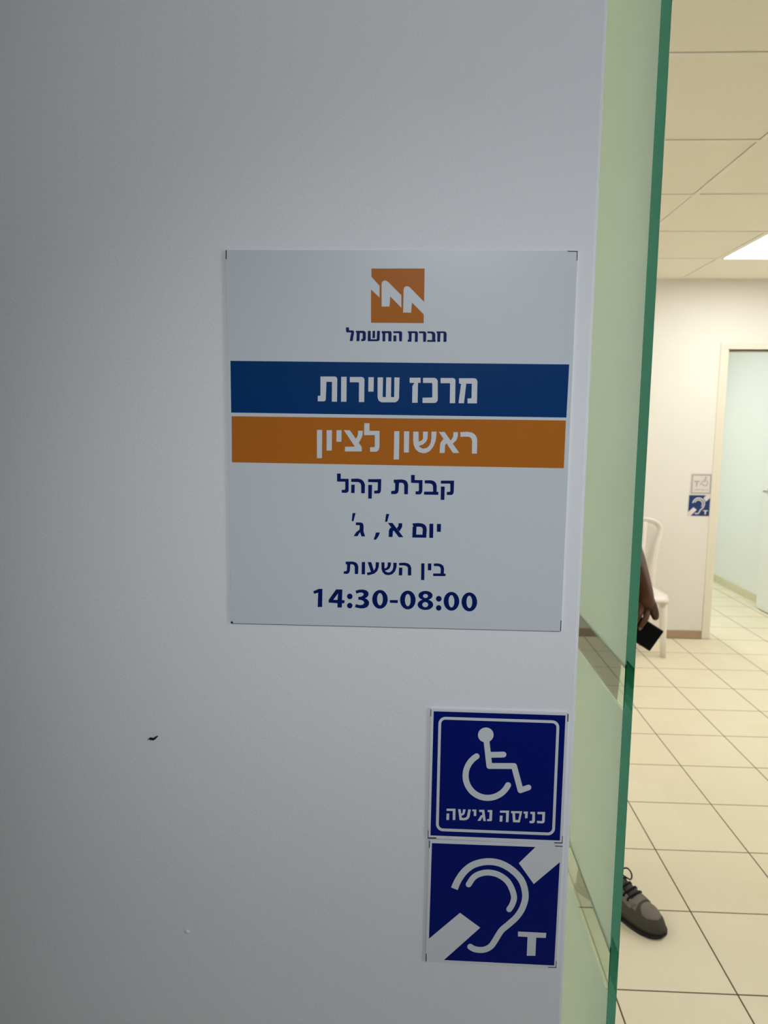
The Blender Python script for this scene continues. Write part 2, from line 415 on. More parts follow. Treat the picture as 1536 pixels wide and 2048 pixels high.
for z0, z1, fr in bands:
    if fr:
        V = []; F = []; FM = []
        quad((hw, ch, z0), (hw, dl, z0), (hw, dl, z1), (hw, ch, z1))
        raw('frosted_film', V, F, [M['film']], FM, gd)
tag(gd, 'frosted green-edged glass door standing open beside the end of the white wall', 'door')

# ------------------------------------------------------------------ the wall signs
SIGN_ART = {
 'main': dict(w=380.2, h=418.0, x=-0.0196, z=1.4856, rot=-0.089, parts={
  'blue_band': [[[(-186.16,90.18),(186.06,89.69),(185.5,32.35),(-186.11,33.33)]]],
  'orange_band': [[[(-185.64,29.29),(185.13,29.15),(185.06,-23.26),(-186.02,-22.25)]]],
  'emblem': [[[(-30.56,189.74),(27.04,190.02),(27.18,154.99),(11.69,169.94),(9.47,171.36),(7.27,171.35),(5.27,170.07),(4.7,167.78),(4.5,143.48),(13.23,143.54),(13.91,154.22),(27.03,141.67),(27.13,132.49),(-30.39,132.5),(-30.76,167.74),(-21.41,159.29),(-21.47,171.7),(-30.47,181.3)],[(-19.3,173.57),(-18.89,175.69),(-16.97,177.14),(-14.6,177.24),(-12.12,175.73),(2.34,161.82),(2.56,148.6),(-9.7,160.47),(-10.43,149.8),(-19.0,149.74)]]],
  'company_name': [[[(41.26,123.78),(49.38,123.84),(50.98,123.51),(51.88,122.62),(52.34,121.18),(52.32,112.72),(49.03,112.69),(48.98,121.5),(48.43,122.11),(45.61,122.09),(45.42,112.66),(42.23,112.64),(42.3,121.45),(41.29,122.4)]],[[(31.29,123.6),(36.67,123.64),(38.45,123.04),(39.61,121.77),(40.11,120.05),(40.06,114.87),(40.48,114.8),(40.46,112.62),(31.33,112.55),(31.28,114.45),(36.7,114.49),(36.57,120.02),(35.83,121.39),(34.76,121.8),(31.33,121.77)]],[[(22.17,123.63),(27.83,123.68),(29.25,123.24),(30.06,122.04),(30.23,120.66),(30.01,112.53),(26.93,112.51),(26.75,120.98),(26.28,121.73),(22.21,121.7)]],[[(9.95,123.67),(18.98,123.75),(20.41,123.17),(21.07,121.8),(20.98,112.46),(17.78,112.43),(17.89,121.42),(17.42,121.77),(14.24,121.74),(14.23,112.58),(9.97,112.54),(9.94,114.55),(11.18,114.8),(11.06,121.2),(9.97,122.57)]],[[(-5.81,123.62),(1.85,123.68),(3.35,123.07),(3.92,121.83),(3.73,112.91),(0.75,112.88),(0.4,120.98),(-0.24,121.59),(-5.78,121.55)]],[[(-5.65,119.06),(-2.42,119.09),(-2.45,112.86),(-5.65,112.83)]],[[(-18.59,123.6),(-9.43,123.68),(-8.14,123.11),(-7.7,121.74),(-7.78,112.81),(-11.11,112.78),(-11.22,121.09),(-11.95,121.58),(-14.51,121.56),(-14.61,112.75),(-17.59,112.73),(-17.61,120.83),(-18.57,122.07)]],[[(-33.72,123.74),(-30.61,123.76),(-30.52,114.79),(-23.81,114.84),(-23.62,123.81),(-20.51,123.84),(-20.81,114.16),(-21.87,113.11),(-23.15,112.81),(-33.74,112.72)]],[[(-28.56,123.78),(-25.75,123.8),(-25.83,116.07),(-28.65,116.05)]],[[(-46.96,123.72),(-38.21,123.78),(-36.7,122.97),(-35.92,121.31),(-35.98,114.45),(-37.04,113.19),(-38.53,112.77),(-40.89,112.75),(-40.9,114.83),(-39.33,115.26),(-39.37,120.87),(-40.11,121.49),(-42.54,121.47),(-42.9,112.73),(-46.15,112.7),(-45.96,121.44),(-46.95,122.68)]],[[(-57.87,127.28),(-54.54,127.31),(-54.35,124.16),(-49.95,124.11),(-48.87,122.87),(-48.95,121.21),(-50.3,112.79),(-53.6,112.77),(-52.07,121.39),(-52.29,122.01),(-56.56,121.98),(-57.64,122.8)]]],
  'service_centre_lettering': [[[(12.83,73.68),(24.84,73.8),(24.95,68.29),(22.09,68.26),(22.07,46.54),(16.04,46.47),(15.98,64.7),(18.2,68.1),(12.94,68.16)]],[[(27.52,73.71),(40.08,73.84),(42.39,72.85),(43.7,70.62),(44.16,51.43),(43.94,48.88),(42.43,46.99),(40.44,46.57),(27.53,46.43),(27.41,52.1),(37.72,52.49),(38.16,53.35),(37.83,67.46),(37.36,68.3),(27.64,68.2)]],[[(46.76,73.74),(60.32,73.87),(62.17,73.16),(63.12,71.65),(63.36,46.55),(57.52,46.48),(57.36,67.66),(56.94,68.22),(46.9,68.12)]],[[(66.88,73.66),(83.66,73.83),(85.96,73.01),(87.18,70.49),(87.26,46.64),(76.98,46.53),(76.82,51.79),(81.21,52.12),(81.12,67.9),(75.02,67.95),(73.08,46.65),(67.08,46.59),(69.34,67.5),(67.21,68.04)]],[[(-22.49,73.71),(-16.49,73.77),(-16.73,52.47),(-13.16,52.19),(-13.0,73.81),(-7.46,73.86),(-7.47,52.57),(-3.91,52.29),(-3.98,73.9),(1.69,73.76),(1.41,51.39),(0.16,48.5),(-2.4,46.75),(-17.95,46.57),(-20.89,48.27),(-22.22,51.45)]],[[(-32.63,73.8),(-26.68,73.86),(-26.83,58.23),(-32.66,58.16)]],[[(-53.19,73.85),(-40.25,73.98),(-37.98,73.24),(-37.0,71.35),(-37.09,46.62),(-42.94,46.55),(-42.98,67.6),(-43.44,68.11),(-53.15,68.14)]],[[(-62.77,73.95),(-56.75,74.01),(-56.79,46.78),(-62.78,46.71)]],[[(-85.78,74.04),(-69.37,74.2),(-67.75,73.26),(-67.1,71.36),(-67.33,46.66),(-73.06,46.73),(-72.92,67.94),(-73.38,68.31),(-79.09,68.38),(-79.84,48.9),(-80.49,47.61),(-81.67,46.95),(-88.71,46.87),(-88.71,52.83),(-85.77,53.12)]]],
  'town_name_lettering': [[[(69.75,14.96),(77.93,15.4),(82.73,14.64),(86.22,12.44),(88.23,9.4),(88.84,5.31),(88.8,-8.52),(83.32,-8.59),(83.16,5.24),(82.25,8.3),(79.81,9.84),(76.04,10.06),(70.24,9.72)]],[[(46.14,14.87),(52.51,14.95),(69.38,-8.09),(62.31,-8.19)]],[[(62.23,14.86),(67.35,14.93),(67.16,9.81),(65.76,6.04),(61.89,2.09),(59.4,5.61),(61.38,8.37),(62.2,10.77)]],[[(51.34,7.22),(54.89,2.48),(53.36,0.4),(53.1,-8.32),(47.6,-8.39),(47.67,-0.02),(48.68,3.76)]],[[(17.83,14.78),(23.73,14.86),(24.17,-0.33),(25.24,-2.03),(27.33,-3.37),(29.75,-3.82),(33.17,-2.95),(35.87,-0.51),(37.5,3.28),(38.06,8.76),(37.92,15.03),(43.6,15.11),(43.34,8.82),(42.63,4.03),(40.36,-1.48),(36.69,-6.34),(32.61,-8.59),(29.17,-8.99),(24.32,-7.74),(20.47,-4.5),(18.66,-0.06),(17.88,5.07)]],[[(28.67,14.92),(34.01,14.99),(33.77,7.33),(32.34,3.89),(28.97,0.77),(23.84,-1.02),(23.75,3.78),(27.5,5.2),(28.69,7.27)]],[[(7.52,14.99),(13.36,15.07),(13.31,-8.38),(7.79,-8.45)]],[[(-3.27,15.06),(2.44,15.13),(2.4,-16.32),(-3.48,-16.4)]],[[(-36.8,23.41),(-30.89,23.48),(-30.81,15.04),(-19.67,15.17),(-19.45,-2.89),(-20.4,-6.09),(-22.42,-7.75),(-24.74,-8.18),(-29.99,-8.08),(-30.04,-3.21),(-25.38,-2.97),(-24.7,-2.09),(-24.95,10.33),(-36.86,10.18)]],[[(-59.57,15.37),(-52.88,15.45),(-40.25,-1.72),(-39.36,-3.16),(-39.32,-7.97),(-58.29,-8.23),(-58.02,-3.0),(-47.06,-2.68)]],[[(-43.58,14.99),(-38.24,15.06),(-38.6,10.44),(-39.45,7.54),(-42.6,1.72),(-46.13,6.01),(-44.4,8.64),(-43.67,11.53)]],[[(-67.72,15.26),(-62.01,15.34),(-62.13,2.51),(-67.79,2.44)]],[[(-78.78,15.13),(-72.78,15.2),(-72.9,-7.5),(-78.75,-7.58)]],[[(-89.68,15.28),(-83.74,15.35),(-83.95,-16.15),(-89.58,-16.23)]]],
  'reception_hours_lettering': [[[(49.67,-39.19),(64.4,-38.97),(64.31,-51.61),(63.71,-53.83),(62.11,-55.06),(56.63,-55.04),(56.55,-51.73),(59.83,-51.57),(60.45,-50.57),(60.25,-42.87),(59.58,-42.33),(49.76,-42.48)]],[[(49.84,-45.78),(54.1,-45.71),(54.04,-60.72),(49.93,-60.78)]],[[(31.54,-39.18),(38.75,-38.91),(42.05,-39.85),(44.28,-42.01),(45.17,-45.02),(45.17,-51.8),(47.25,-51.88),(47.06,-55.19),(31.17,-55.16),(31.1,-51.85),(41.23,-51.69),(40.97,-45.36),(39.94,-43.45),(37.73,-42.55),(31.83,-42.53)]],[[(16.22,-33.37),(20.48,-33.31),(20.43,-38.96),(29.18,-38.94),(29.17,-51.33),(28.4,-53.82),(26.5,-55.07),(21.67,-55.03),(21.61,-51.61),(24.51,-51.57),(25.31,-50.56),(25.15,-42.3),(16.38,-42.16)]],[[(-3.12,-38.99),(5.91,-38.47),(9.76,-39.23),(11.98,-41.12),(13.13,-44.13),(13.06,-55.06),(8.94,-55.12),(8.77,-45.3),(7.9,-42.84),(5.98,-42.31),(2.96,-42.36),(2.56,-51.46),(1.77,-53.69),(-0.4,-55.1),(-5.79,-55.19),(-5.68,-51.7),(-2.11,-51.43),(-1.47,-50.42),(-1.42,-42.7),(-2.8,-42.45)]],[[(-31.72,-38.86),(-17.05,-38.51),(-17.2,-51.44),(-17.83,-53.44),(-19.14,-54.7),(-24.86,-54.88),(-24.9,-51.78),(-21.6,-51.51),(-20.94,-50.83),(-20.83,-42.22),(-31.82,-42.08)]],[[(-31.57,-45.25),(-27.26,-45.19),(-27.53,-60.68),(-31.5,-60.74)]],[[(-50.91,-38.71),(-43.51,-38.38),(-39.55,-39.2),(-36.89,-41.36),(-35.32,-44.87),(-35.44,-54.82),(-39.5,-54.75),(-39.57,-46.26),(-40.39,-43.62),(-42.6,-42.24),(-50.88,-42.23)]],[[(-50.73,-45.32),(-46.76,-45.26),(-47.0,-54.69),(-50.8,-54.75)]],[[(-66.88,-33.08),(-62.69,-33.02),(-62.67,-38.88),(-53.72,-38.88),(-53.65,-51.78),(-54.21,-53.56),(-56.19,-54.7),(-61.49,-54.56),(-61.51,-51.46),(-58.2,-51.19),(-57.54,-50.51),(-57.58,-42.11),(-66.84,-42.03)]]],
  'opening_days_lettering': [[[(46.32,-88.11),(50.91,-88.03),(50.88,-96.99),(46.46,-97.06)]],[[(37.87,-88.0),(42.28,-87.92),(42.36,-104.06),(38.05,-104.14)]],[[(18.74,-88.02),(24.99,-87.47),(29.78,-87.84),(32.75,-89.28),(34.46,-91.67),(35.0,-94.46),(34.62,-104.01),(18.86,-104.1),(19.0,-91.94),(19.91,-91.55)],[(23.42,-91.68),(28.02,-91.6),(29.88,-92.68),(30.47,-94.54),(30.23,-100.72),(23.22,-100.65)]],[[(-9.03,-87.99),(-3.76,-87.9),(8.74,-103.93),(3.7,-104.02)]],[[(3.05,-88.12),(7.27,-88.05),(7.24,-92.18),(4.07,-97.58),(1.13,-93.98),(2.91,-91.28)]],[[(-5.36,-92.88),(-2.19,-96.23),(-3.13,-97.71),(-3.52,-103.95),(-7.84,-104.03),(-7.71,-96.81),(-6.78,-94.37)]],[[(-11.09,-77.85),(-7.5,-77.79),(-9.77,-86.74),(-12.16,-86.78)]],[[(-22.43,-99.26),(-17.77,-99.04),(-19.4,-103.36),(-22.24,-107.41),(-24.9,-107.26),(-23.49,-103.43)]],[[(-45.3,-88.12),(-40.01,-88.03),(-37.84,-88.58),(-36.62,-90.5),(-36.35,-93.9),(-36.45,-98.29),(-34.57,-103.87),(-38.76,-103.94),(-40.4,-99.09),(-43.25,-103.78),(-47.59,-103.86),(-44.73,-99.17),(-41.14,-96.42),(-40.79,-92.03),(-41.42,-90.97),(-45.13,-91.23)]],[[(-49.07,-77.52),(-45.62,-77.46),(-47.95,-86.71),(-49.97,-86.6)]]],
  'between_hours_lettering': [[[(43.7,-133.53),(48.38,-133.23),(52.06,-133.99),(54.56,-136.03),(55.53,-138.93),(55.39,-144.78),(57.56,-145.07),(57.3,-147.75),(43.34,-147.94),(43.27,-145.01),(51.59,-144.77),(51.79,-139.42),(50.71,-137.14),(48.45,-136.35),(43.89,-136.44)]],[[(37.06,-133.53),(41.05,-133.45),(41.03,-141.38),(37.23,-141.45)]],[[(29.56,-133.59),(33.22,-133.52),(33.39,-152.83),(29.71,-152.82)]],[[(4.35,-133.59),(10.76,-133.19),(14.67,-133.97),(17.22,-136.19),(18.39,-139.3),(18.38,-147.75),(14.64,-147.82),(14.48,-138.81),(13.05,-137.13),(10.25,-136.33),(4.4,-136.44)]],[[(4.44,-139.0),(8.24,-139.04),(8.11,-147.95),(4.2,-148.03)]],[[(-15.73,-133.41),(-12.22,-133.34),(-12.1,-142.18),(-10.85,-143.86),(-8.03,-145.07),(-5.25,-144.33),(-3.05,-142.0),(-2.09,-138.56),(-2.17,-133.55),(1.73,-133.47),(1.49,-139.06),(-0.23,-143.66),(-3.26,-146.86),(-7.43,-148.08),(-11.36,-147.42),(-14.19,-144.79),(-15.47,-141.1)]],[[(-8.48,-133.27),(-4.74,-133.37),(-5.07,-137.19),(-6.7,-140.64),(-9.75,-142.41),(-12.42,-143.04),(-12.46,-140.47),(-9.79,-139.56),(-8.59,-137.54)]],[[(-31.37,-133.42),(-27.29,-133.34),(-23.99,-143.83),(-27.34,-145.21)]],[[(-22.15,-133.25),(-18.35,-133.46),(-18.74,-138.88),(-20.36,-143.48),(-23.4,-146.4),(-27.59,-147.91),(-31.5,-148.73),(-32.2,-145.71),(-27.62,-144.76),(-24.28,-143.27),(-22.36,-139.8)]],[[(-38.08,-133.43),(-34.34,-133.36),(-34.32,-147.64),(-38.13,-147.72)]],[[(-56.55,-133.44),(-49.0,-133.07),(-45.07,-133.97),(-42.82,-136.2),(-41.95,-139.04),(-42.17,-147.45),(-45.98,-147.53),(-46.04,-139.41),(-47.01,-137.14),(-48.97,-136.32),(-51.1,-136.25),(-51.61,-144.09),(-52.55,-146.39),(-54.79,-147.7),(-58.72,-147.37),(-58.46,-144.68),(-55.65,-144.45),(-55.1,-143.3),(-54.85,-136.72),(-56.54,-136.18)]]],
  'opening_hours_digits': [[[(-93.7,-168.85),(-86.92,-165.73),(-83.06,-165.66),(-83.31,-187.01),(-88.48,-187.12),(-87.94,-170.26),(-92.55,-171.75)]],[[(-67.28,-166.03),(-60.04,-165.88),(-60.46,-178.38),(-57.41,-178.52),(-57.73,-182.01),(-60.44,-182.06),(-60.62,-187.08),(-65.64,-187.19),(-65.66,-182.17),(-75.85,-181.69),(-75.85,-178.49)],[(-65.03,-170.62),(-65.68,-178.28),(-70.56,-178.24)]],[[(-48.36,-173.75),(-48.44,-174.47),(-48.67,-175.17),(-49.04,-175.8),(-49.54,-176.32),(-50.14,-176.72),(-50.81,-176.98),(-51.52,-177.08),(-52.23,-177.01),(-52.9,-176.78),(-53.51,-176.41),(-54.02,-175.9),(-54.4,-175.29),(-54.64,-174.6),(-54.72,-173.88),(-54.65,-173.15),(-54.41,-172.46),(-54.04,-171.83),(-53.54,-171.31),(-52.94,-170.9),(-52.27,-170.65),(-51.56,-170.55),(-50.85,-170.62),(-50.18,-170.85),(-49.57,-171.22),(-49.07,-171.73),(-48.69,-172.34),(-48.45,-173.02)]],[[(-48.36,-184.52),(-48.43,-185.24),(-48.66,-185.92),(-49.02,-186.53),(-49.51,-187.05),(-50.1,-187.45),(-50.76,-187.7),(-51.45,-187.79),(-52.15,-187.73),(-52.81,-187.51),(-53.4,-187.14),(-53.9,-186.64),(-54.28,-186.04),(-54.51,-185.37),(-54.59,-184.65),(-54.52,-183.94),(-54.29,-183.26),(-53.92,-182.64),(-53.43,-182.13),(-52.84,-181.73),(-52.19,-181.48),(-51.49,-181.39),(-50.8,-181.45),(-50.14,-181.67),(-49.55,-182.04),(-49.05,-182.54),(-48.67,-183.14),(-48.44,-183.81)]],[[(-44.96,-166.96),(-40.58,-165.69),(-36.53,-165.4),(-32.47,-166.35),(-30.09,-168.73),(-30.06,-171.84),(-31.72,-174.3),(-34.07,-175.74),(-31.36,-176.86),(-29.31,-179.46),(-29.47,-182.94),(-31.27,-185.76),(-34.98,-187.37),(-39.05,-187.67),(-45.5,-186.41),(-44.51,-182.7),(-39.75,-183.85),(-36.38,-183.08),(-34.7,-180.96),(-36.08,-178.56),(-38.45,-177.71),(-41.7,-177.5),(-41.73,-174.3),(-38.15,-173.74),(-35.8,-171.96),(-35.82,-169.88),(-37.85,-168.89),(-40.55,-169.15),(-44.06,-170.4)]],[[(-7.93,-176.23),(-8.12,-178.69),(-8.75,-181.04),(-9.78,-183.16),(-11.17,-184.94),(-12.84,-186.29),(-14.72,-187.15),(-16.7,-187.47),(-18.69,-187.23),(-20.59,-186.46),(-22.3,-185.17),(-23.73,-183.45),(-24.82,-181.38),(-25.5,-179.06),(-25.75,-176.61),(-25.56,-174.15),(-24.92,-171.81),(-23.88,-169.7),(-22.49,-167.93),(-20.82,-166.58),(-18.95,-165.73),(-16.97,-165.41),(-14.99,-165.65),(-13.1,-166.42),(-11.4,-167.7),(-9.97,-169.41),(-8.88,-171.47),(-8.19,-173.79)],[(-13.53,-176.21),(-13.6,-177.82),(-13.82,-179.35),(-14.2,-180.73),(-14.71,-181.88),(-15.32,-182.76),(-16.02,-183.31),(-16.75,-183.5),(-17.49,-183.34),(-18.2,-182.82),(-18.83,-181.97),(-19.37,-180.84),(-19.78,-179.48),(-20.05,-177.95),(-20.15,-176.35),(-20.08,-174.74),(-19.86,-173.22),(-19.48,-171.84),(-18.97,-170.69),(-18.35,-169.82),(-17.66,-169.27),(-16.93,-169.08),(-16.19,-169.24),(-15.49,-169.76),(-14.85,-170.61),(-14.31,-171.73),(-13.9,-173.09),(-13.64,-174.61)]],[[(-5.49,-177.02),(3.74,-176.82),(3.6,-180.29),(-5.45,-180.21)]],[[(23.92,-176.26),(23.74,-178.72),(23.13,-181.06),(22.11,-183.17),(20.74,-184.95),(19.07,-186.3),(17.21,-187.16),(15.23,-187.48),(13.24,-187.25),(11.35,-186.47),(9.64,-185.19),(8.2,-183.47),(7.1,-181.4),(6.41,-179.08),(6.14,-176.63),(6.32,-174.18),(6.94,-171.84),(7.97,-169.73),(9.34,-167.96),(11.0,-166.62),(12.87,-165.77),(14.83,-165.45),(16.81,-165.69),(18.7,-166.46),(20.41,-167.74),(21.85,-169.45),(22.94,-171.51),(23.65,-173.82)],[(18.33,-176.52),(18.28,-178.12),(18.06,-179.65),(17.7,-181.03),(17.2,-182.18),(16.58,-183.05),(15.9,-183.6),(15.16,-183.8),(14.43,-183.63),(13.72,-183.11),(13.08,-182.27),(12.53,-181.14),(12.12,-179.78),(11.85,-178.26),(11.74,-176.65),(11.79,-175.05),(12.01,-173.52),(12.38,-172.15),(12.88,-171.0),(13.49,-170.13),(14.18,-169.59),(14.91,-169.39),(15.64,-169.56),(16.35,-170.07),(16.99,-170.92),(17.53,-172.04),(17.95,-173.4),(18.22,-174.92)]],[[(43.15,-170.6),(42.98,-171.81),(42.41,-172.96),(41.47,-174.0),(40.22,-174.88),(38.7,-175.56),(37.01,-175.99),(35.21,-176.16),(33.42,-176.07),(31.7,-175.7),(30.16,-175.09),(28.87,-174.26),(27.88,-173.26),(27.26,-172.13),(27.04,-170.94),(27.22,-169.73),(27.79,-168.58),(28.73,-167.54),(29.99,-166.66),(31.5,-165.99),(33.19,-165.56),(34.98,-165.39),(36.78,-165.49),(38.49,-165.85),(40.03,-166.46),(41.32,-167.28),(42.3,-168.28),(42.92,-169.41)],[(38.0,-171.26),(37.94,-171.79),(37.73,-172.29),(37.4,-172.74),(36.95,-173.12),(36.41,-173.41),(35.8,-173.6),(35.16,-173.67),(34.52,-173.63),(33.9,-173.47),(33.35,-173.2),(32.88,-172.83),(32.53,-172.4),(32.31,-171.9),(32.22,-171.38),(32.28,-170.86),(32.49,-170.36),(32.82,-169.91),(33.27,-169.52),(33.81,-169.23),(34.42,-169.05),(35.06,-168.97),(35.7,-169.02),(36.32,-169.18),(36.87,-169.45),(37.34,-169.81),(37.69,-170.25),(37.91,-170.74)]],[[(44.07,-181.24),(43.88,-182.64),(43.25,-183.97),(42.22,-185.18),(40.84,-186.19),(39.17,-186.98),(37.3,-187.48),(35.33,-187.68),(33.35,-187.56),(31.46,-187.14),(29.76,-186.43),(28.33,-185.47),(27.25,-184.31),(26.56,-183.0),(26.31,-181.62),(26.51,-180.22),(27.14,-178.89),(28.17,-177.69),(29.56,-176.67),(31.22,-175.89),(33.09,-175.39),(35.06,-175.2),(37.04,-175.31),(38.92,-175.73),(40.62,-176.44),(42.05,-177.4),(43.13,-178.56),(43.82,-179.86)],[(38.42,-181.36),(38.35,-182.04),(38.12,-182.69),(37.73,-183.28),(37.21,-183.77),(36.58,-184.15),(35.87,-184.39),(35.12,-184.49),(34.37,-184.42),(33.66,-184.21),(33.01,-183.86),(32.47,-183.39),(32.06,-182.82),(31.79,-182.18),(31.69,-181.5),(31.77,-180.82),(32.0,-180.17),(32.39,-179.59),(32.91,-179.09),(33.54,-178.72),(34.25,-178.48),(34.99,-178.38),(35.74,-178.44),(36.46,-178.65),(37.1,-179.0),(37.65,-179.48),(38.06,-180.05),(38.32,-180.68)]],[[(53.51,-174.12),(53.44,-174.86),(53.22,-175.57),(52.85,-176.2),(52.36,-176.74),(51.76,-177.15),(51.08,-177.41),(50.37,-177.51),(49.65,-177.44),(48.96,-177.21),(48.34,-176.82),(47.82,-176.31),(47.42,-175.69),(47.16,-174.99),(47.06,-174.25),(47.13,-173.51),(47.35,-172.81),(47.72,-172.17),(48.22,-171.64),(48.82,-171.23),(49.49,-170.97),(50.21,-170.87),(50.92,-170.94),(51.61,-171.17),(52.23,-171.55),(52.75,-172.07),(53.15,-172.69),(53.41,-173.38)]],[[(53.5,-184.79),(53.44,-185.5),(53.23,-186.18),(52.88,-186.79),(52.4,-187.31),(51.82,-187.7),(51.17,-187.95),(50.49,-188.05),(49.8,-187.98),(49.14,-187.76),(48.54,-187.39),(48.04,-186.9),(47.66,-186.3),(47.41,-185.63),(47.32,-184.92),(47.38,-184.21),(47.59,-183.53),(47.94,-182.92),(48.42,-182.4),(49.0,-182.01),(49.65,-181.76),(50.33,-181.66),(51.02,-181.73),(51.68,-181.95),(52.28,-182.32),(52.78,-182.81),(53.16,-183.41),(53.41,-184.08)]],[[(73.63,-176.6),(73.47,-179.05),(72.89,-181.39),(71.89,-183.5),(70.54,-185.28),(68.89,-186.63),(67.04,-187.48),(65.08,-187.8),(63.09,-187.57),(61.2,-186.79),(59.48,-185.51),(58.03,-183.8),(56.92,-181.73),(56.21,-179.42),(55.93,-176.97),(56.09,-174.52),(56.68,-172.19),(57.68,-170.09),(59.04,-168.32),(60.68,-166.98),(62.53,-166.13),(64.49,-165.82),(66.46,-166.05),(68.35,-166.82),(70.06,-168.09),(71.51,-169.8),(72.62,-171.86),(73.34,-174.16)],[(68.07,-176.72),(68.03,-178.32),(67.83,-179.85),(67.47,-181.22),(66.98,-182.37),(66.38,-183.24),(65.7,-183.79),(64.97,-183.99),(64.24,-183.82),(63.53,-183.3),(62.88,-182.46),(62.33,-181.33),(61.9,-179.97),(61.62,-178.46),(61.49,-176.86),(61.53,-175.26),(61.74,-173.73),(62.09,-172.36),(62.58,-171.21),(63.18,-170.35),(63.86,-169.8),(64.59,-169.61),(65.32,-169.77),(66.03,-170.29),(66.68,-171.13),(67.23,-172.26),(67.65,-173.61),(67.94,-175.12)]],[[(93.93,-176.87),(93.79,-179.33),(93.21,-181.68),(92.22,-183.81),(90.88,-185.59),(89.24,-186.95),(87.4,-187.81),(85.43,-188.13),(83.46,-187.89),(81.56,-187.11),(79.84,-185.83),(78.39,-184.1),(77.27,-182.02),(76.55,-179.7),(76.26,-177.24),(76.41,-174.77),(77.0,-172.43),(77.99,-170.31),(79.33,-168.54),(80.97,-167.19),(82.81,-166.34),(84.76,-166.02),(86.73,-166.26),(88.62,-167.03),(90.34,-168.31),(91.79,-170.03),(92.9,-172.1),(93.63,-174.41)],[(88.38,-176.98),(88.35,-178.6),(88.15,-180.14),(87.8,-181.52),(87.32,-182.69),(86.72,-183.57),(86.04,-184.12),(85.32,-184.32),(84.58,-184.15),(83.87,-183.63),(83.22,-182.77),(82.67,-181.63),(82.24,-180.26),(81.95,-178.74),(81.82,-177.12),(81.85,-175.51),(82.05,-173.97),(82.4,-172.59),(82.88,-171.43),(83.48,-170.55),(84.15,-170.0),(84.88,-169.81),(85.61,-169.97),(86.32,-170.5),(86.97,-171.34),(87.52,-172.48),(87.96,-173.85),(88.25,-175.37)]]],
  'crop_mark': [[[(-189.77,208.48),(-188.68,208.49),(-188.86,199.15),(-189.95,199.15)]],[[(179.08,208.85),(189.9,208.64),(189.95,207.77),(179.13,207.98)]],[[(189.05,207.98),(189.84,207.98),(189.95,198.79),(189.16,198.79)]],[[(189.06,-196.09),(189.91,-196.08),(189.95,-208.53),(189.1,-208.55)]],[[(-189.77,-206.8),(-187.13,-206.86),(-187.16,-208.85),(-189.8,-208.6)]]],
 }),
 'acc': dict(w=159.3, h=161.2, x=0.103, z=1.0994, rot=-0.111, parts={
  'blue_field': [[[(-75.93,77.77),(76.13,77.43),(76.21,-76.88),(-76.44,-76.36)]]],
  'rounded_frame': [[[(-70.13,62.88),(-69.97,64.57),(-69.5,66.18),(-68.75,67.67),(-67.72,68.97),(-66.48,70.04),(-65.06,70.83),(-63.53,71.32),(-61.93,71.48),(61.29,71.13),(62.89,70.96),(64.44,70.46),(65.87,69.66),(67.12,68.58),(68.14,67.27),(68.91,65.78),(69.38,64.15),(69.55,62.47),(69.9,-61.74),(69.74,-63.5),(69.27,-65.19),(68.49,-66.75),(67.45,-68.12),(66.17,-69.24),(64.72,-70.07),(63.14,-70.59),(61.49,-70.75),(-61.84,-70.45),(-63.48,-70.28),(-65.05,-69.76),(-66.5,-68.92),(-67.77,-67.8),(-68.82,-66.43),(-69.59,-64.87),(-70.07,-63.18),(-70.23,-61.42)],[(-66.9,62.88),(-66.8,63.89),(-66.52,64.87),(-66.06,65.78),(-65.44,66.56),(-64.69,67.21),(-63.83,67.69),(-62.89,67.99),(-61.93,68.08),(61.29,67.73),(62.27,67.62),(63.2,67.32),(64.07,66.84),(64.82,66.18),(65.45,65.39),(65.91,64.48),(66.2,63.5),(66.3,62.48),(66.58,-61.73),(66.49,-62.79),(66.2,-63.82),(65.73,-64.77),(65.09,-65.59),(64.32,-66.27),(63.44,-66.78),(62.48,-67.09),(61.49,-67.19),(-61.84,-66.9),(-62.83,-66.79),(-63.79,-66.48),(-64.66,-65.97),(-65.43,-65.29),(-66.07,-64.46),(-66.54,-63.51),(-66.83,-62.49),(-66.92,-61.43)]]],
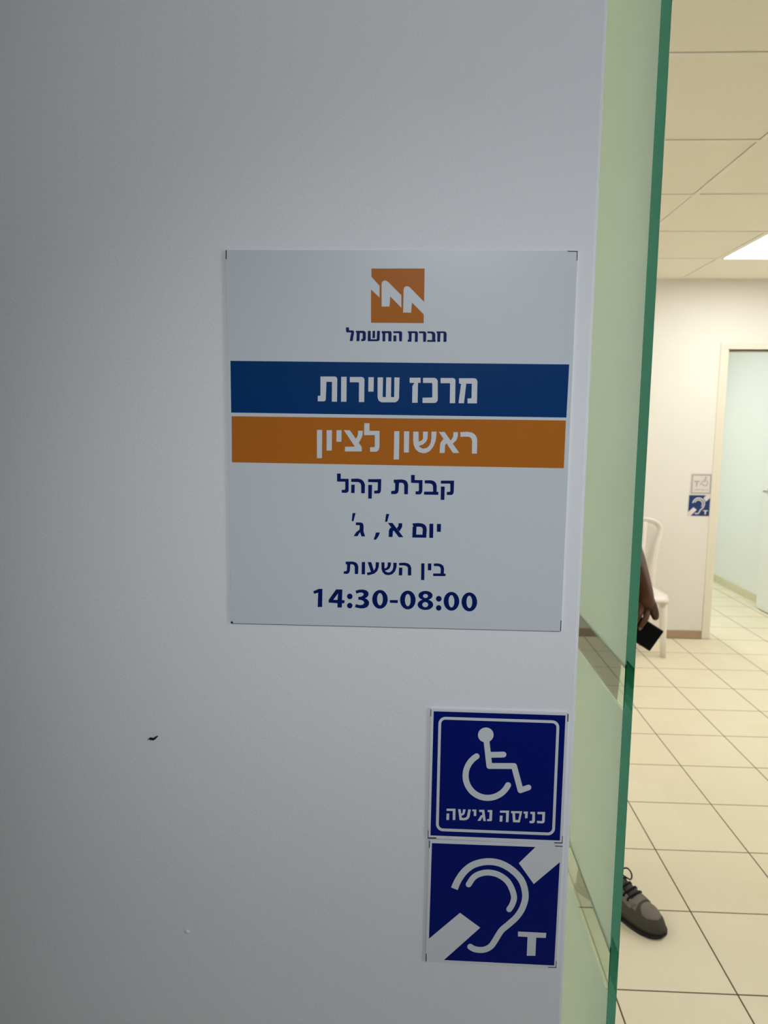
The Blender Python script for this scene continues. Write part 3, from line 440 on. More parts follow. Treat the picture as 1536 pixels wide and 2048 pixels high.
  'wheelchair_symbol': [[[(-5.79,51.32),(-5.96,49.29),(-6.58,47.33),(-7.61,45.56),(-9.0,44.05),(-10.69,42.89),(-12.58,42.14),(-14.59,41.83),(-16.6,41.97),(-18.53,42.57),(-20.27,43.59),(-21.73,44.98),(-22.85,46.66),(-23.56,48.56),(-23.83,50.58),(-23.65,52.62),(-23.03,54.57),(-22.0,56.34),(-20.6,57.83),(-18.92,58.99),(-17.03,59.74),(-15.04,60.05),(-13.03,59.9),(-11.1,59.31),(-9.37,58.3),(-7.9,56.92),(-6.79,55.24),(-6.07,53.34)]],[[(9.87,-8.23),(8.81,-10.44),(7.66,-12.39),(6.33,-14.21),(4.85,-15.89),(3.22,-17.41),(1.47,-18.77),(-0.4,-19.94),(-2.36,-20.92),(-4.4,-21.7),(-6.5,-22.27),(-8.64,-22.62),(-10.8,-22.76),(-12.95,-22.67),(-15.09,-22.37),(-17.19,-21.85),(-19.23,-21.12),(-21.19,-20.19),(-23.05,-19.06),(-24.81,-17.75),(-26.43,-16.26),(-27.91,-14.62),(-29.24,-12.83),(-30.39,-10.91),(-31.37,-8.89),(-32.16,-6.77),(-32.75,-4.58),(-33.15,-2.34),(-33.34,-0.07),(-33.33,2.21),(-33.11,4.48),(-32.69,6.72),(-32.07,8.91),(-31.26,11.03),(-30.26,13.06),(-29.09,14.99),(-27.76,16.78),(-26.27,18.44),(-24.64,19.94),(-22.75,21.37),(-21.8,22.43),(-21.31,23.79),(-21.35,25.23),(-21.9,26.55),(-22.89,27.53),(-24.16,28.03),(-25.53,27.97),(-26.78,27.37),(-28.94,25.73),(-31.07,23.76),(-33.03,21.59),(-34.78,19.24),(-36.32,16.72),(-37.62,14.06),(-38.69,11.28),(-39.5,8.41),(-40.06,5.47),(-40.35,2.49),(-40.37,-0.5),(-40.12,-3.48),(-39.61,-6.42),(-38.83,-9.29),(-37.8,-12.07),(-36.52,-14.73),(-35.0,-17.25),(-33.27,-19.6),(-31.33,-21.76),(-29.19,-23.71),(-26.89,-25.44),(-24.45,-26.92),(-21.87,-28.15),(-19.19,-29.11),(-16.44,-29.79),(-13.63,-30.19),(-10.8,-30.3),(-7.96,-30.12),(-5.16,-29.66),(-2.4,-28.91),(0.28,-27.89),(2.86,-26.6),(5.31,-25.06),(7.61,-23.27),(9.74,-21.27),(11.69,-19.06),(13.43,-16.67),(14.95,-14.11),(16.16,-11.58),(16.53,-10.17),(16.37,-8.72),(15.69,-7.45),(14.61,-6.55),(13.28,-6.16),(11.92,-6.35),(10.72,-7.07)]],[[(-17.42,45.35),(-12.87,12.61),(-12.43,11.3),(-11.54,10.27),(-10.34,9.68),(-9.02,9.63),(-7.77,10.12),(-6.79,11.07),(-6.23,12.34),(-6.16,13.74),(-10.75,46.47),(-11.19,47.77),(-12.07,48.79),(-13.26,49.36),(-14.57,49.42),(-15.81,48.93),(-16.79,47.99),(-17.35,46.73)]],[[(-10.45,23.13),(6.59,24.09),(7.87,24.43),(8.94,25.27),(9.62,26.47),(9.82,27.85),(9.51,29.2),(8.73,30.32),(7.6,31.03),(6.29,31.23),(-10.72,30.27)]],[[(-9.45,9.46),(19.28,10.37),(20.57,10.69),(21.66,11.5),(22.37,12.69),(22.59,14.08),(22.3,15.44),(21.54,16.58),(20.42,17.32),(19.12,17.56),(-9.58,16.64),(-10.87,16.32),(-11.95,15.51),(-12.67,14.32),(-12.9,12.94),(-12.62,11.58),(-11.87,10.43),(-10.75,9.69)]],[[(15.95,12.89),(24.52,-16.7),(25.15,-17.95),(26.18,-18.84),(27.46,-19.24),(28.78,-19.09),(29.96,-18.41),(30.8,-17.3),(31.18,-15.94),(31.04,-14.54),(22.44,15.04),(21.82,16.27),(20.79,17.15),(19.52,17.54),(18.21,17.39),(17.04,16.72),(16.2,15.63),(15.82,14.29)]],[[(28.95,-18.89),(38.1,-15.14),(39.19,-14.41),(39.93,-13.3),(40.21,-11.97),(40.0,-10.62),(39.31,-9.47),(38.27,-8.68),(37.02,-8.39),(35.75,-8.62),(26.61,-12.36),(25.52,-13.09),(24.78,-14.2),(24.49,-15.53),(24.7,-16.88),(25.38,-18.03),(26.43,-18.82),(27.68,-19.12)]]],
  'accessible_entrance_lettering': [[[(48.57,-41.92),(57.45,-41.56),(57.44,-53.35),(56.76,-55.18),(55.02,-56.05),(48.62,-55.98),(48.51,-53.0),(53.81,-53.12),(54.45,-52.53),(54.39,-44.51),(48.66,-44.65)]],[[(40.2,-42.02),(45.7,-41.94),(45.96,-53.34),(45.29,-55.5),(43.55,-56.27),(39.79,-56.19),(39.79,-53.5),(42.34,-53.25),(42.76,-52.53),(42.71,-44.75),(40.29,-44.7)]],[[(32.49,-42.01),(37.33,-41.81),(37.17,-50.16),(34.22,-50.27),(34.21,-44.62),(32.44,-44.55)]],[[(17.66,-41.99),(30.72,-41.7),(28.49,-54.75),(28.09,-55.86),(20.36,-55.79),(19.38,-44.98),(17.73,-44.34)],[(22.44,-44.39),(27.73,-44.41),(26.45,-52.8),(23.14,-52.94)]],[[(4.76,-41.81),(15.31,-41.48),(15.08,-56.0),(12.08,-56.03),(12.01,-44.34),(4.7,-44.4)]],[[(4.72,-48.16),(8.02,-48.03),(7.79,-55.58),(4.71,-55.71)]],[[(-9.78,-41.69),(-4.29,-41.61),(-4.28,-53.94),(-5.12,-55.49),(-10.09,-55.59),(-10.15,-53.24),(-7.52,-52.9),(-7.43,-44.18),(-9.72,-44.18)]],[[(-19.89,-41.77),(-13.74,-41.61),(-11.54,-55.75),(-14.36,-55.77),(-15.5,-50.62),(-18.02,-55.68),(-21.33,-55.57),(-17.75,-48.83),(-15.78,-48.04),(-16.31,-44.54),(-19.61,-44.43)]],[[(-27.8,-41.71),(-22.97,-41.61),(-23.0,-49.75),(-25.95,-49.72),(-25.91,-43.98),(-27.84,-43.83)]],[[(-44.57,-42.01),(-41.63,-41.89),(-39.88,-52.78),(-36.8,-52.66),(-34.62,-51.63),(-33.78,-49.95),(-32.63,-41.81),(-29.56,-41.87),(-30.88,-51.71),(-32.38,-53.89),(-34.55,-55.16),(-37.18,-55.74),(-42.47,-55.57)]],[[(-38.69,-41.91),(-35.62,-41.93),(-36.69,-47.47),(-38.19,-49.18),(-40.59,-50.13),(-40.95,-47.74),(-39.34,-46.64)]],[[(-58.1,-41.76),(-47.57,-41.43),(-47.53,-55.68),(-50.61,-55.71),(-50.68,-44.42),(-58.05,-44.57)]],[[(-58.0,-47.86),(-54.84,-47.73),(-54.87,-55.88),(-58.08,-56.01)]]],
  'crop_mark': [[[(78.29,79.42),(79.49,79.47),(79.52,70.02),(78.43,69.98)]],[[(-79.47,-78.99),(-69.4,-78.58),(-69.38,-80.04),(-79.45,-80.44)]],[[(69.55,-79.23),(79.18,-79.25),(79.23,-80.44),(69.6,-80.43)]],[[(-79.39,79.74),(-78.67,79.77),(-78.8,71.61),(-79.52,71.58)]],[[(-79.52,-69.88),(-78.79,-69.85),(-78.89,-80.42),(-79.51,-80.44)]],[[(78.78,-71.16),(79.52,-71.13),(79.4,-80.41),(78.66,-80.44)]]],
 }),
 'ear': dict(w=158.3, h=158.2, x=0.1032, z=0.9375, rot=-0.491, parts={
  'blue_field': [[[(-75.44,75.3),(46.96,76.08),(28.25,54.71),(47.08,28.81),(76.35,58.16),(76.27,-75.77),(-56.68,-75.81),(-14.27,-30.85),(-39.28,-12.66),(-75.63,-48.6)]]],
  'ear_symbol': [[[(-43.04,16.71),(-42.51,18.31),(-41.8,20.49),(-40.97,22.95),(-40.04,25.42),(-39.01,27.7),(-37.83,29.98),(-36.49,32.39),(-35.06,34.74),(-33.55,36.94),(-31.95,38.94),(-30.24,40.8),(-28.44,42.56),(-26.58,44.14),(-24.59,45.55),(-22.39,46.78),(-19.83,47.9),(-16.96,48.91),(-13.91,49.75),(-10.85,50.36),(-7.88,50.69),(-4.96,50.77),(-2.0,50.62),(0.96,50.23),(3.87,49.6),(6.71,48.71),(9.57,47.51),(12.5,45.97),(15.4,44.19),(18.16,42.24),(20.68,40.22),(22.97,38.14),(25.08,35.96),(26.97,33.68),(28.63,31.29),(30.03,28.77),(31.24,25.97),(32.28,22.83),(33.11,19.55),(33.69,16.31),(34.0,13.34),(34.0,10.65),(33.73,8.0),(33.23,5.34),(32.54,2.68),(31.75,0.08),(30.88,-2.37),(29.87,-4.69),(28.71,-6.95),(27.41,-9.18),(26.02,-11.33),(24.47,-13.4),(22.7,-15.46),(20.77,-17.53),(18.79,-19.59),(16.92,-21.56),(15.24,-23.26),(13.57,-24.81),(11.8,-26.47),(9.95,-28.4),(8.11,-30.75),(6.39,-33.53),(4.8,-36.54),(3.34,-39.54),(2.02,-42.29),(0.84,-44.61),(-0.22,-46.56),(-1.12,-48.26),(-1.88,-49.62),(-2.57,-50.71),(-3.3,-51.62),(-4.12,-52.44),(-5.04,-53.18),(-6.04,-53.84),(-7.09,-54.44),(-8.15,-54.95),(-9.12,-55.35),(-10.03,-55.64),(-10.97,-55.84),(-11.98,-55.97),(-13.1,-56.05),(-14.37,-56.05),(-15.78,-55.96),(-17.23,-55.8),(-18.57,-55.57),(-19.63,-55.32),(-20.47,-55.01),(-21.33,-54.55),(-22.21,-54.0),(-23.04,-53.44),(-23.71,-53.02),(-25.0,-52.52),(-26.37,-52.61),(-27.62,-53.27),(-28.56,-54.4),(-29.04,-55.82),(-28.99,-57.32),(-28.41,-58.67),(-27.4,-59.67),(-26.83,-60.05),(-25.97,-60.66),(-24.79,-61.42),(-23.35,-62.2),(-21.73,-62.83),(-20.06,-63.26),(-18.33,-63.57),(-16.55,-63.79),(-14.77,-63.92),(-13.09,-63.94),(-11.53,-63.86),(-10.02,-63.68),(-8.52,-63.37),(-7.02,-62.93),(-5.55,-62.35),(-4.09,-61.65),(-2.6,-60.84),(-1.08,-59.85),(0.43,-58.65),(1.88,-57.23),(3.16,-55.65),(4.24,-54.02),(5.2,-52.35),(6.15,-50.59),(7.24,-48.58),(8.54,-46.09),(9.91,-43.27),(11.3,-40.42),(12.7,-37.79),(14.04,-35.64),(15.35,-33.99),(16.77,-32.53),(18.38,-31.05),(20.18,-29.4),(22.05,-27.53),(23.96,-25.53),(25.98,-23.45),(28.08,-21.22),(30.14,-18.83),(32.03,-16.33),(33.7,-13.78),(35.23,-11.18),(36.63,-8.48),(37.89,-5.64),(38.95,-2.71),(39.87,0.28),(40.69,3.4),(41.33,6.72),(41.7,10.24),(41.7,13.87),(41.33,17.63),(40.65,21.5),(39.68,25.39),(38.44,29.2),(36.92,32.76),(35.11,36.03),(33.03,39.06),(30.73,41.86),(28.24,44.46),(25.6,46.9),(22.71,49.24),(19.57,51.48),(16.24,53.54),(12.81,55.35),(9.34,56.83),(5.86,57.94),(2.33,58.74),(-1.22,59.23),(-4.77,59.43),(-8.3,59.36),(-11.9,58.97),(-15.54,58.28),(-19.11,57.32),(-22.52,56.14),(-25.7,54.77),(-28.62,53.16),(-31.28,51.32),(-33.69,49.31),(-35.89,47.19),(-37.97,44.95),(-39.99,42.48),(-41.85,39.82),(-43.53,37.1),(-45.04,34.42),(-46.43,31.8),(-47.7,29.01),(-48.82,26.13),(-49.75,23.45),(-50.48,21.24),(-51.01,19.72)]],[[(-27.04,22.88),(-26.33,24.2),(-25.38,26.05),(-24.3,28.04),(-23.19,29.86),(-22.19,31.2),(-21.2,32.19),(-20.11,33.09),(-18.94,33.89),(-17.65,34.61),(-16.22,35.28),(-14.64,35.9),(-12.95,36.43),(-11.19,36.85),(-9.4,37.14),(-7.59,37.26),(-5.67,37.23),(-3.63,37.05),(-1.56,36.73),(0.47,36.26),(2.39,35.64),(4.28,34.83),(6.21,33.84),(8.09,32.7),(9.83,31.45),(11.38,30.16),(12.73,28.81),(13.93,27.38),(15.04,25.82),(16.07,24.11),(17.07,22.23),(18.06,20.09),(19.02,17.7),(19.86,15.25),(20.5,12.94),(20.85,11.02),(20.92,9.46),(20.77,7.98),(20.45,6.45),(20.0,4.85),(19.54,3.33),(19.03,1.97),(18.37,0.6),(17.61,-0.76),(16.9,-1.99),(16.37,-2.94),(15.89,-4.35),(15.95,-5.85),(16.53,-7.21),(17.54,-8.21),(18.84,-8.71),(20.22,-8.63),(21.47,-7.99),(22.4,-6.87),(22.88,-6.01),(23.62,-4.74),(24.51,-3.11),(25.42,-1.22),(26.15,0.74),(26.72,2.59),(27.27,4.56),(27.73,6.82),(27.96,9.34),(27.84,12.05),(27.32,14.87),(26.53,17.74),(25.54,20.61),(24.43,23.37),(23.27,25.87),(22.08,28.14),(20.78,30.28),(19.34,32.3),(17.73,34.21),(15.94,35.99),(13.95,37.66),(11.78,39.2),(9.5,40.59),(7.14,41.81),(4.74,42.82),(2.28,43.62),(-0.24,44.21),(-2.76,44.61),(-5.25,44.82),(-7.67,44.86),(-10.05,44.7),(-12.38,44.34),(-14.62,43.8),(-16.74,43.13),(-18.73,42.36),(-20.6,41.49),(-22.4,40.49),(-24.11,39.32),(-25.75,37.96),(-27.35,36.33),(-28.9,34.29),(-30.3,32.0),(-31.51,29.77),(-32.48,27.9),(-33.16,26.65),(-33.62,25.23),(-33.54,23.74),(-32.93,22.4),(-31.9,21.43),(-30.59,20.96),(-29.21,21.07),(-27.96,21.75)]]],
  'letter_t': [[[(31.02,-33.39),(64.74,-33.45),(64.53,-39.99),(53.02,-40.26),(53.15,-64.17),(42.82,-64.54),(42.71,-39.92),(31.26,-39.78)]]],
  'crop_mark': [[[(-78.95,78.44),(-77.95,78.48),(-77.99,69.17),(-78.99,69.13)]],[[(69.91,78.95),(78.76,78.85),(78.81,77.8),(69.95,77.9)]],[[(-78.99,-68.54),(-77.97,-68.47),(-77.74,-78.89),(-78.76,-78.95)]],[[(69.01,-77.85),(78.95,-77.77),(78.99,-78.73),(69.06,-78.95)]],[[(78.25,-69.61),(78.99,-69.57),(78.92,-78.91),(78.18,-78.95)]]],
 }),
}

def art_mesh(name, polys, m, parent, y, sx=1.0, sy=1.0):
    """flat print: polygons (with holes) in millimetres on the face of the board"""
    V = []; F = []
    for k, loops in enumerate(polys):
        ls = [[Vector((p[0] * sx / 1000, p[1] * sy / 1000, 0)) for p in l] for l in loops]
        tris = geometry.tessellate_polygon(ls)
        b = len(V); d = y - 0.000012 * (k % 4)
        for l in ls: V.extend([(p.x, d, p.y) for p in l])
        for t in tris: F.append((b + t[0], b + t[1], b + t[2]))
    me = bpy.data.meshes.new(name); me.from_pydata(V, [], F)
    bm = bmesh.new(); bm.from_mesh(me)
    bmesh.ops.delete(bm, geom=[f for f in bm.faces if f.calc_area() < 1e-12], context='FACES_ONLY')
    for f in bm.faces:
        if f.normal.y > 0: f.normal_flip()
    bm.to_mesh(me); bm.free()
    me.materials.append(m)
    o = bpy.data.objects.new(name, me); COL.objects.link(o); o.parent = parent
    return o
PM = dict(blue_band=M['blue'], orange_band=M['orange'], emblem=M['orange'], company_name=M['navy'], service_centre_lettering=M['print_white'],
          town_name_lettering=M['print_white'], reception_hours_lettering=M['navy'], opening_days_lettering=M['navy'], between_hours_lettering=M['navy'],
          opening_hours_digits=M['navy'], crop_mark=M['black'], blue_field=M['sign_blue'], rounded_frame=M['print_white'], wheelchair_symbol=M['print_white'],
          accessible_entrance_lettering=M['print_white'], ear_symbol=M['print_white'], letter_t=M['print_white'])
def sign(key, name, label, board, thick=0.003):
    a = SIGN_ART[key]
    r = empty(name, (a['x'], 0.8, a['z']), (0, -math.radians(a['rot']), 0))
    hw, hh = a['w'] / 2000, a['h'] / 2000
    MB().box(-hw, hw, -thick, 0, -hh, hh).build('board', board, r, bevel=0.0004)
    for k, (pn, polys) in enumerate(a['parts'].items()):
        base = pn in ('blue_band', 'orange_band', 'emblem', 'blue_field')
        for q in ([[p_] for p_ in polys] if pn == 'crop_mark' else [polys]):
            art_mesh(pn, q, PM[pn], r, -thick - (0.00010 if base else 0.00022))
    tag(r, label, 'sign')
    return r
sign('main', 'opening_hours_sign', 'large square silver sign with orange emblem, blue and orange bands and opening hours', M['panel'])
sign('acc', 'accessible_entrance_sign', 'square blue wheelchair sign with white rounded frame above the ear sign on the near wall', M['panel_edge'])
sign('ear', 'hearing_loop_sign', 'square blue sign with a white ear and letter T on the near white wall', M['panel_edge'])

# pair of small signs on the far wall
def far_sign(name, z, label, x=2.0185, size=0.153):
    r = empty(name, (x, FW, z))
    MB().box(-size / 2, size / 2, -0.002, 0, -size / 2, size / 2).build('board', M['far_white'], r)
    return tag(r, label, 'sign')
rs = far_sign('hearing_loop_sign', 0.9665, 'small blue ear sign on the far cream wall, under the pale wheelchair sign', x=2.0135)
k = 0.153 / (SIGN_ART['ear']['w'] / 1000)
art_mesh('blue_field', SIGN_ART['ear']['parts']['blue_field'], M['far_blue'], rs, -0.0025, k, k)
art_mesh('ear_symbol', SIGN_ART['ear']['parts']['ear_symbol'], M['far_white'], rs, -0.0030, k, k)
art_mesh('letter_t', SIGN_ART['ear']['parts']['letter_t'], M['far_white'], rs, -0.0030, k, k)
ra = far_sign('accessible_entrance_sign', 1.1190, 'small pale silver wheelchair sign on the far cream wall, above the blue ear sign')
fr = [[[(-68, 68), (68, 68), (68, -68), (-68, -68)], [(-60, 60), (60, 60), (60, -60), (-60, -60)]]]
art_mesh('printed_border', fr, M['mark_grey'], ra, -0.0030)
sy = SIGN_ART['acc']['parts']['wheelchair_symbol']
sm = [[[(22 - (p[0] + 5) * 0.72, 8 + p[1] * 0.72) for p in l] for l in L] for L in sy]
art_mesh('wheelchair_symbol', sm, M['mark_grey'], ra, -0.0030)
art_mesh('letter_t', [[[(-50, 22), (-12, 22), (-12, 14), (-27, 14), (-27, -18), (-35, -18), (-35, 14), (-50, 14)]]], M['mark_grey'], ra, -0.0030)
bars = []
xx = -50
while xx < 48:
    w_ = random.uniform(3.5, 6.5); h_ = random.uniform(5, 8)
    bars.append([[(xx, -44), (xx + w_, -44), (xx + w_, -44 + h_), (xx, -44 + h_)]]); xx += w_ + random.choice((1.6, 1.8, 5.0))
art_mesh('small_caption', bars, M['mark_grey'], ra, -0.0030)

# black speck on the lobby wall
sp = MB()
sp.tube([(-0.0052, -0.0010, -0.0010), (-0.003, -0.0016, 0.0002), (0.0005, -0.0020, -0.0006), (0.003, -0.0017, 0.0012), (0.0058, -0.0010, 0.0032)], [0.0004, 0.0013, 0.0015, 0.0012, 0.0005], 8, 0.8)
sp.tube([(-0.0022, -0.0010, 0.0), (-0.0032, -0.0007, -0.0034)], [0.0007, 0.0002], 6)
sp.tube([(-0.0040, -0.0008, 0.0), (-0.0066, -0.0005, -0.0024)], [0.0005, 0.0002], 6)
o = sp.build('speck', M['speck'], smooth=True, loc=(-0.3062, 0.8, 1.1330))
tag(o, 'tiny black speck stuck on the bare white wall left of the signs', 'speck')
pm = MB()
pm.rings([[(q * math.cos(2 * PI * i / 12), yy, q * 0.8 * math.sin(2 * PI * i / 12)) for i in range(12)] for q, yy in ((0.0034, 0.0), (0.0030, -0.0008), (0.0016, -0.0016))])
o = pm.build('paint_blob', M['wall'], smooth=True, loc=(-0.2705, 0.8, 0.8836))
tag(o, 'small raised white paint blob low on the bare white wall', 'paint blob')

# ------------------------------------------------------------------ white plastic chair against the far wall
ch_ = empty('plastic_chair', (1.475, 4.80, 0))
seat = MB()
NX, NY = 10, 10
def seat_z(u, v): return 0.425 - 0.018 * (1 - (2 * u - 1) ** 2) * math.sin(PI * min(1, v * 1.1)) - 0.03 * (max(0, 0.12 - v) / 0.12) ** 2 - 0.012 * v
top = []; bot = []
for j in range(NY + 1):
    for i in range(NX + 1):
        u = i / NX; v = j / NY; wd = 0.192 + 0.012 * v
        x = (2 * u - 1) * wd; y = -0.20 + 0.39 * v; z = seat_z(u, v)
        top.append((x, y, z)); bot.append((x, y, z - 0.012 - (0.012 if (i in (0, NX) or j == 0) else 0)))
n1 = len(top); seat.v = top + bot
ix = lambda i, j: j * (NX + 1) + i
for j in range(NY):
    for i in range(NX):
        seat.f.append((ix(i, j), ix(i + 1, j), ix(i + 1, j + 1), ix(i, j + 1)))
        seat.f.append(tuple(n1 + q for q in (ix(i, j), ix(i, j + 1), ix(i + 1, j + 1), ix(i + 1, j))))
ring = [ix(i, 0) for i in range(NX)] + [ix(NX, j) for j in range(NY)] + [ix(i, NY) for i in range(NX, 0, -1)] + [ix(0, j) for j in range(NY, 0, -1)]
for a, b in zip(ring, ring[1:] + ring[:1]): seat.f.append((a, n1 + a, n1 + b, b))
seat.build('seat', M['chair'], ch_, smooth=True)
# back: curved outer frame and upright slats
def back_pt(x, z):      # leaning, slightly dished surface
    return Vector((x, 0.185 + (z - 0.42) * 0.13 - 0.04 * (1 - (x / 0.25) ** 2) * 0.6, z))
fr_ = [(-0.200, 0.40), (-0.212, 0.55), (-0.232, 0.68), (-0.256, 0.77), (-0.252, 0.82), (-0.21, 0.855), (-0.12, 0.872), (0, 0.878), (0.12, 0.872), (0.21, 0.855), (0.252, 0.82), (0.256, 0.77), (0.232, 0.68), (0.212, 0.55), (0.200, 0.40)]
bk = MB().tube(spline([back_pt(*q) for q in fr_], 4), 0.024, 10, 0.5)
bk.build('back_frame', M['chair'], ch_, smooth=True)
for x in (-0.135, -0.068, 0, 0.068, 0.135):
    pts = [back_pt(x * (0.85 + 0.3 * t), 0.41 + 0.445 * t) for t in [k / 8 for k in range(9)]]
    MB().tube(pts, 0.021, 8, 0.3).build('back_slat', M['chair'], ch_, smooth=True)
def leg(x0, y0, x1, y1, zt):
    m = MB(); rs = []
    for t in (0, 0.35, 0.7, 1.0):
        x = x0 + (x1 - x0) * t; y = y0 + (y1 - y0) * t; z = zt * (1 - t); a = 0.027 - 0.007 * t; b = 0.024 - 0.006 * t
        rs.append([(x + a * math.cos(2 * PI * k / 12), y + b * math.sin(2 * PI * k / 12), z) for k in range(12)])
    m.rings(rs).build('leg', M['chair'], ch_, smooth=True)
for s in (-1, 1):
    leg(s * 0.172, -0.150, s * 0.188, -0.160, 0.410)
    leg(s * 0.180, 0.165, s * 0.215, 0.215, 0.41)
tag(ch_, 'white moulded plastic chair standing against the far cream wall behind the phone', 'chair')

# ------------------------------------------------------------------ the person behind the glass door
def skin_mesh(name, nodes, edges, m, parent, sub=2, root=0):
    me = bpy.data.meshes.new(name)
    keys = list(nodes); idx = {k: i for i, k in enumerate(keys)}
    me.from_pydata([nodes[k][0] for k in keys], [(idx[a], idx[b]) for a, b in edges], [])
    o = bpy.data.objects.new(name, me); COL.objects.link(o)
    md = o.modifiers.new('skin', 'SKIN'); md.use_smooth_shade = True
    if not me.skin_vertices:
        me.attributes.new('skin', 'FLOAT', 'POINT')
    for k in keys:
        sv = me.skin_vertices[0].data[idx[k]]; r_ = nodes[k][1]
        sv.radius = r_ if isinstance(r_, tuple) else (r_, r_); sv.use_root = (idx[k] == root)
    md2 = o.modifiers.new('subsurf', 'SUBSURF'); md2.levels = sub; md2.render_levels = sub
    bpy.context.view_layer.update()
    dg = bpy.context.evaluated_depsgraph_get()
    me2 = bpy.data.meshes.new_from_object(o.evaluated_get(dg))
    me2.name = name
    COL.objects.unlink(o); bpy.data.objects.remove(o)
    me2.materials.clear(); me2.materials.append(m)
    for p in me2.polygons: p.use_smooth = True
    q = bpy.data.objects.new(name, me2); COL.objects.link(q); q.parent = parent
    return q
person = empty('person', (0, 0, 0))
B = {}
B['pelvis'] = ((0.535, 2.268, 0.93), 0.078); B['waist'] = ((0.527, 2.288, 1.10), 0.078); B['chest'] = ((0.525, 2.31, 1.29), 0.105)
B['neck0'] = ((0.530, 2.310, 1.425), 0.060); B['neck1'] = ((0.537, 2.301, 1.500), 0.054); B['neck2'] = ((0.541, 2.297, 1.555), 0.052)
B['sh_l'] = ((0.645, 2.403, 1.345), 0.047); B['el_l'] = ((0.702, 2.392, 1.165), 0.040); B['mid_l'] = ((0.711, 2.300, 1.090), 0.040); B['wr_l'] = ((0.720, 2.205, 1.012), (0.031, 0.025))
B['sh_r'] = ((0.400, 2.222, 1.345), 0.047); B['el_r'] = ((0.335, 2.245, 1.11), 0.040); B['wr_r'] = ((0.372, 2.125, 0.905), (0.026, 0.021))
B['pal_l'] = ((0.719, 2.178, 0.975), (0.042, 0.024)); B['knu_l'] = ((0.710, 2.152, 0.943), (0.044, 0.019))
B['pal_r'] = ((0.380, 2.105, 0.865), (0.018, 0.030)); B['knu_r'] = ((0.386, 2.090, 0.825), (0.014, 0.032))
B['hip_l'] = ((0.604, 2.300, 0.84), 0.072); B['kn_l'] = ((0.602, 2.245, 0.49), 0.052); B['an_l'] = ((0.613, 2.192, 0.085), 0.036)
B['hip_r'] = ((0.467, 2.217, 0.84), 0.072); B['kn_r'] = ((0.425, 2.300, 0.49), 0.052); B['an_r'] = ((0.352, 2.385, 0.085), 0.036)
E_ = [('pelvis', 'waist'), ('waist', 'chest'), ('chest', 'neck0'), ('neck0', 'neck1'), ('neck1', 'neck2'), ('chest', 'sh_l'), ('sh_l', 'el_l'), ('el_l', 'mid_l'), ('mid_l', 'wr_l'), ('chest', 'sh_r'), ('sh_r', 'el_r'),
      ('el_r', 'wr_r'), ('wr_l', 'pal_l'), ('pal_l', 'knu_l'), ('wr_r', 'pal_r'), ('pal_r', 'knu_r'), ('pelvis', 'hip_l'), ('hip_l', 'kn_l'), ('kn_l', 'an_l'), ('pelvis', 'hip_r'), ('hip_r', 'kn_r'), ('kn_r', 'an_r')]
body = skin_mesh('body', B, E_, M['skin'], person)
# fingers: separate chains rooted inside the palm, then joined to the one body mesh
def chain(pts, rad):
    n = {}; e = []
    for i, (p, r_) in enumerate(zip(pts, rad)): n['n%d' % i] = (p, r_)
    for i in range(len(pts) - 1): e.append(('n%d' % i, 'n%d' % (i + 1)))
    return skin_mesh('finger', n, e, M['skin'], None)
fl = [
    # left hand, closed on the phone: three fingers over the screen, the little finger under it, the thumb along the upper edge
    ([(0.716, 2.172, 0.966), (0.712, 2.138, 0.952), (0.700, 2.114, 0.938), (0.690, 2.114, 0.922), (0.684, 2.117, 0.906)], [0.012, 0.0105, 0.0095, 0.009, 0.0075]),
    ([(0.704, 2.175, 0.968), (0.694, 2.138, 0.960), (0.679, 2.113, 0.946), (0.668, 2.113, 0.926), (0.661, 2.116, 0.908)], [0.012, 0.0105, 0.0095, 0.009, 0.0075]),
    ([(0.694, 2.178, 0.970), (0.678, 2.140, 0.966), (0.660, 2.114, 0.953), (0.650, 2.114, 0.934), (0.645, 2.117, 0.918)], [0.011, 0.010, 0.009, 0.0085, 0.007]),
    ([(0.698, 2.178, 0.960), (0.688, 2.158, 0.925), (0.688, 2.150, 0.892), (0.694, 2.144, 0.866), (0.701, 2.138, 0.848)], [0.011, 0.0095, 0.0085, 0.008, 0.0065]),
    ([(0.722, 2.190, 0.990), (0.731, 2.170, 0.970), (0.737, 2.155, 0.953), (0.740, 2.146, 0.939), (0.739, 2.141, 0.927)], [0.021, 0.0195, 0.0160, 0.0120, 0.008]),
]
for d, l in ((-0.024, 0.074), (-0.008, 0.082), (0.008, 0.078), (0.024, 0.060)):
    bx, by = 0.385 + d * 0.75, 2.092 - d * 0.6
    fl.append(([(bx - 0.002, by + 0.006, 0.845), (bx, by, 0.815), (bx + 0.004, by - 0.004, 0.815 - l * 0.45), (bx + 0.002, by + 0.004, 0.815 - l * 0.75), (bx - 0.004, by + 0.012, 0.815 - l)], [0.011, 0.010, 0.009, 0.0085, 0.007]))
fl.append(([(0.384, 2.108, 0.885), (0.406, 2.088, 0.865), (0.416, 2.076, 0.842), (0.418, 2.072, 0.818)], [0.013, 0.012, 0.010, 0.008]))
bm = bmesh.new(); bm.from_mesh(body.data)
for pts, rad in fl:
    f = chain(pts, rad); bm.from_mesh(f.data); bpy.data.objects.remove(f)
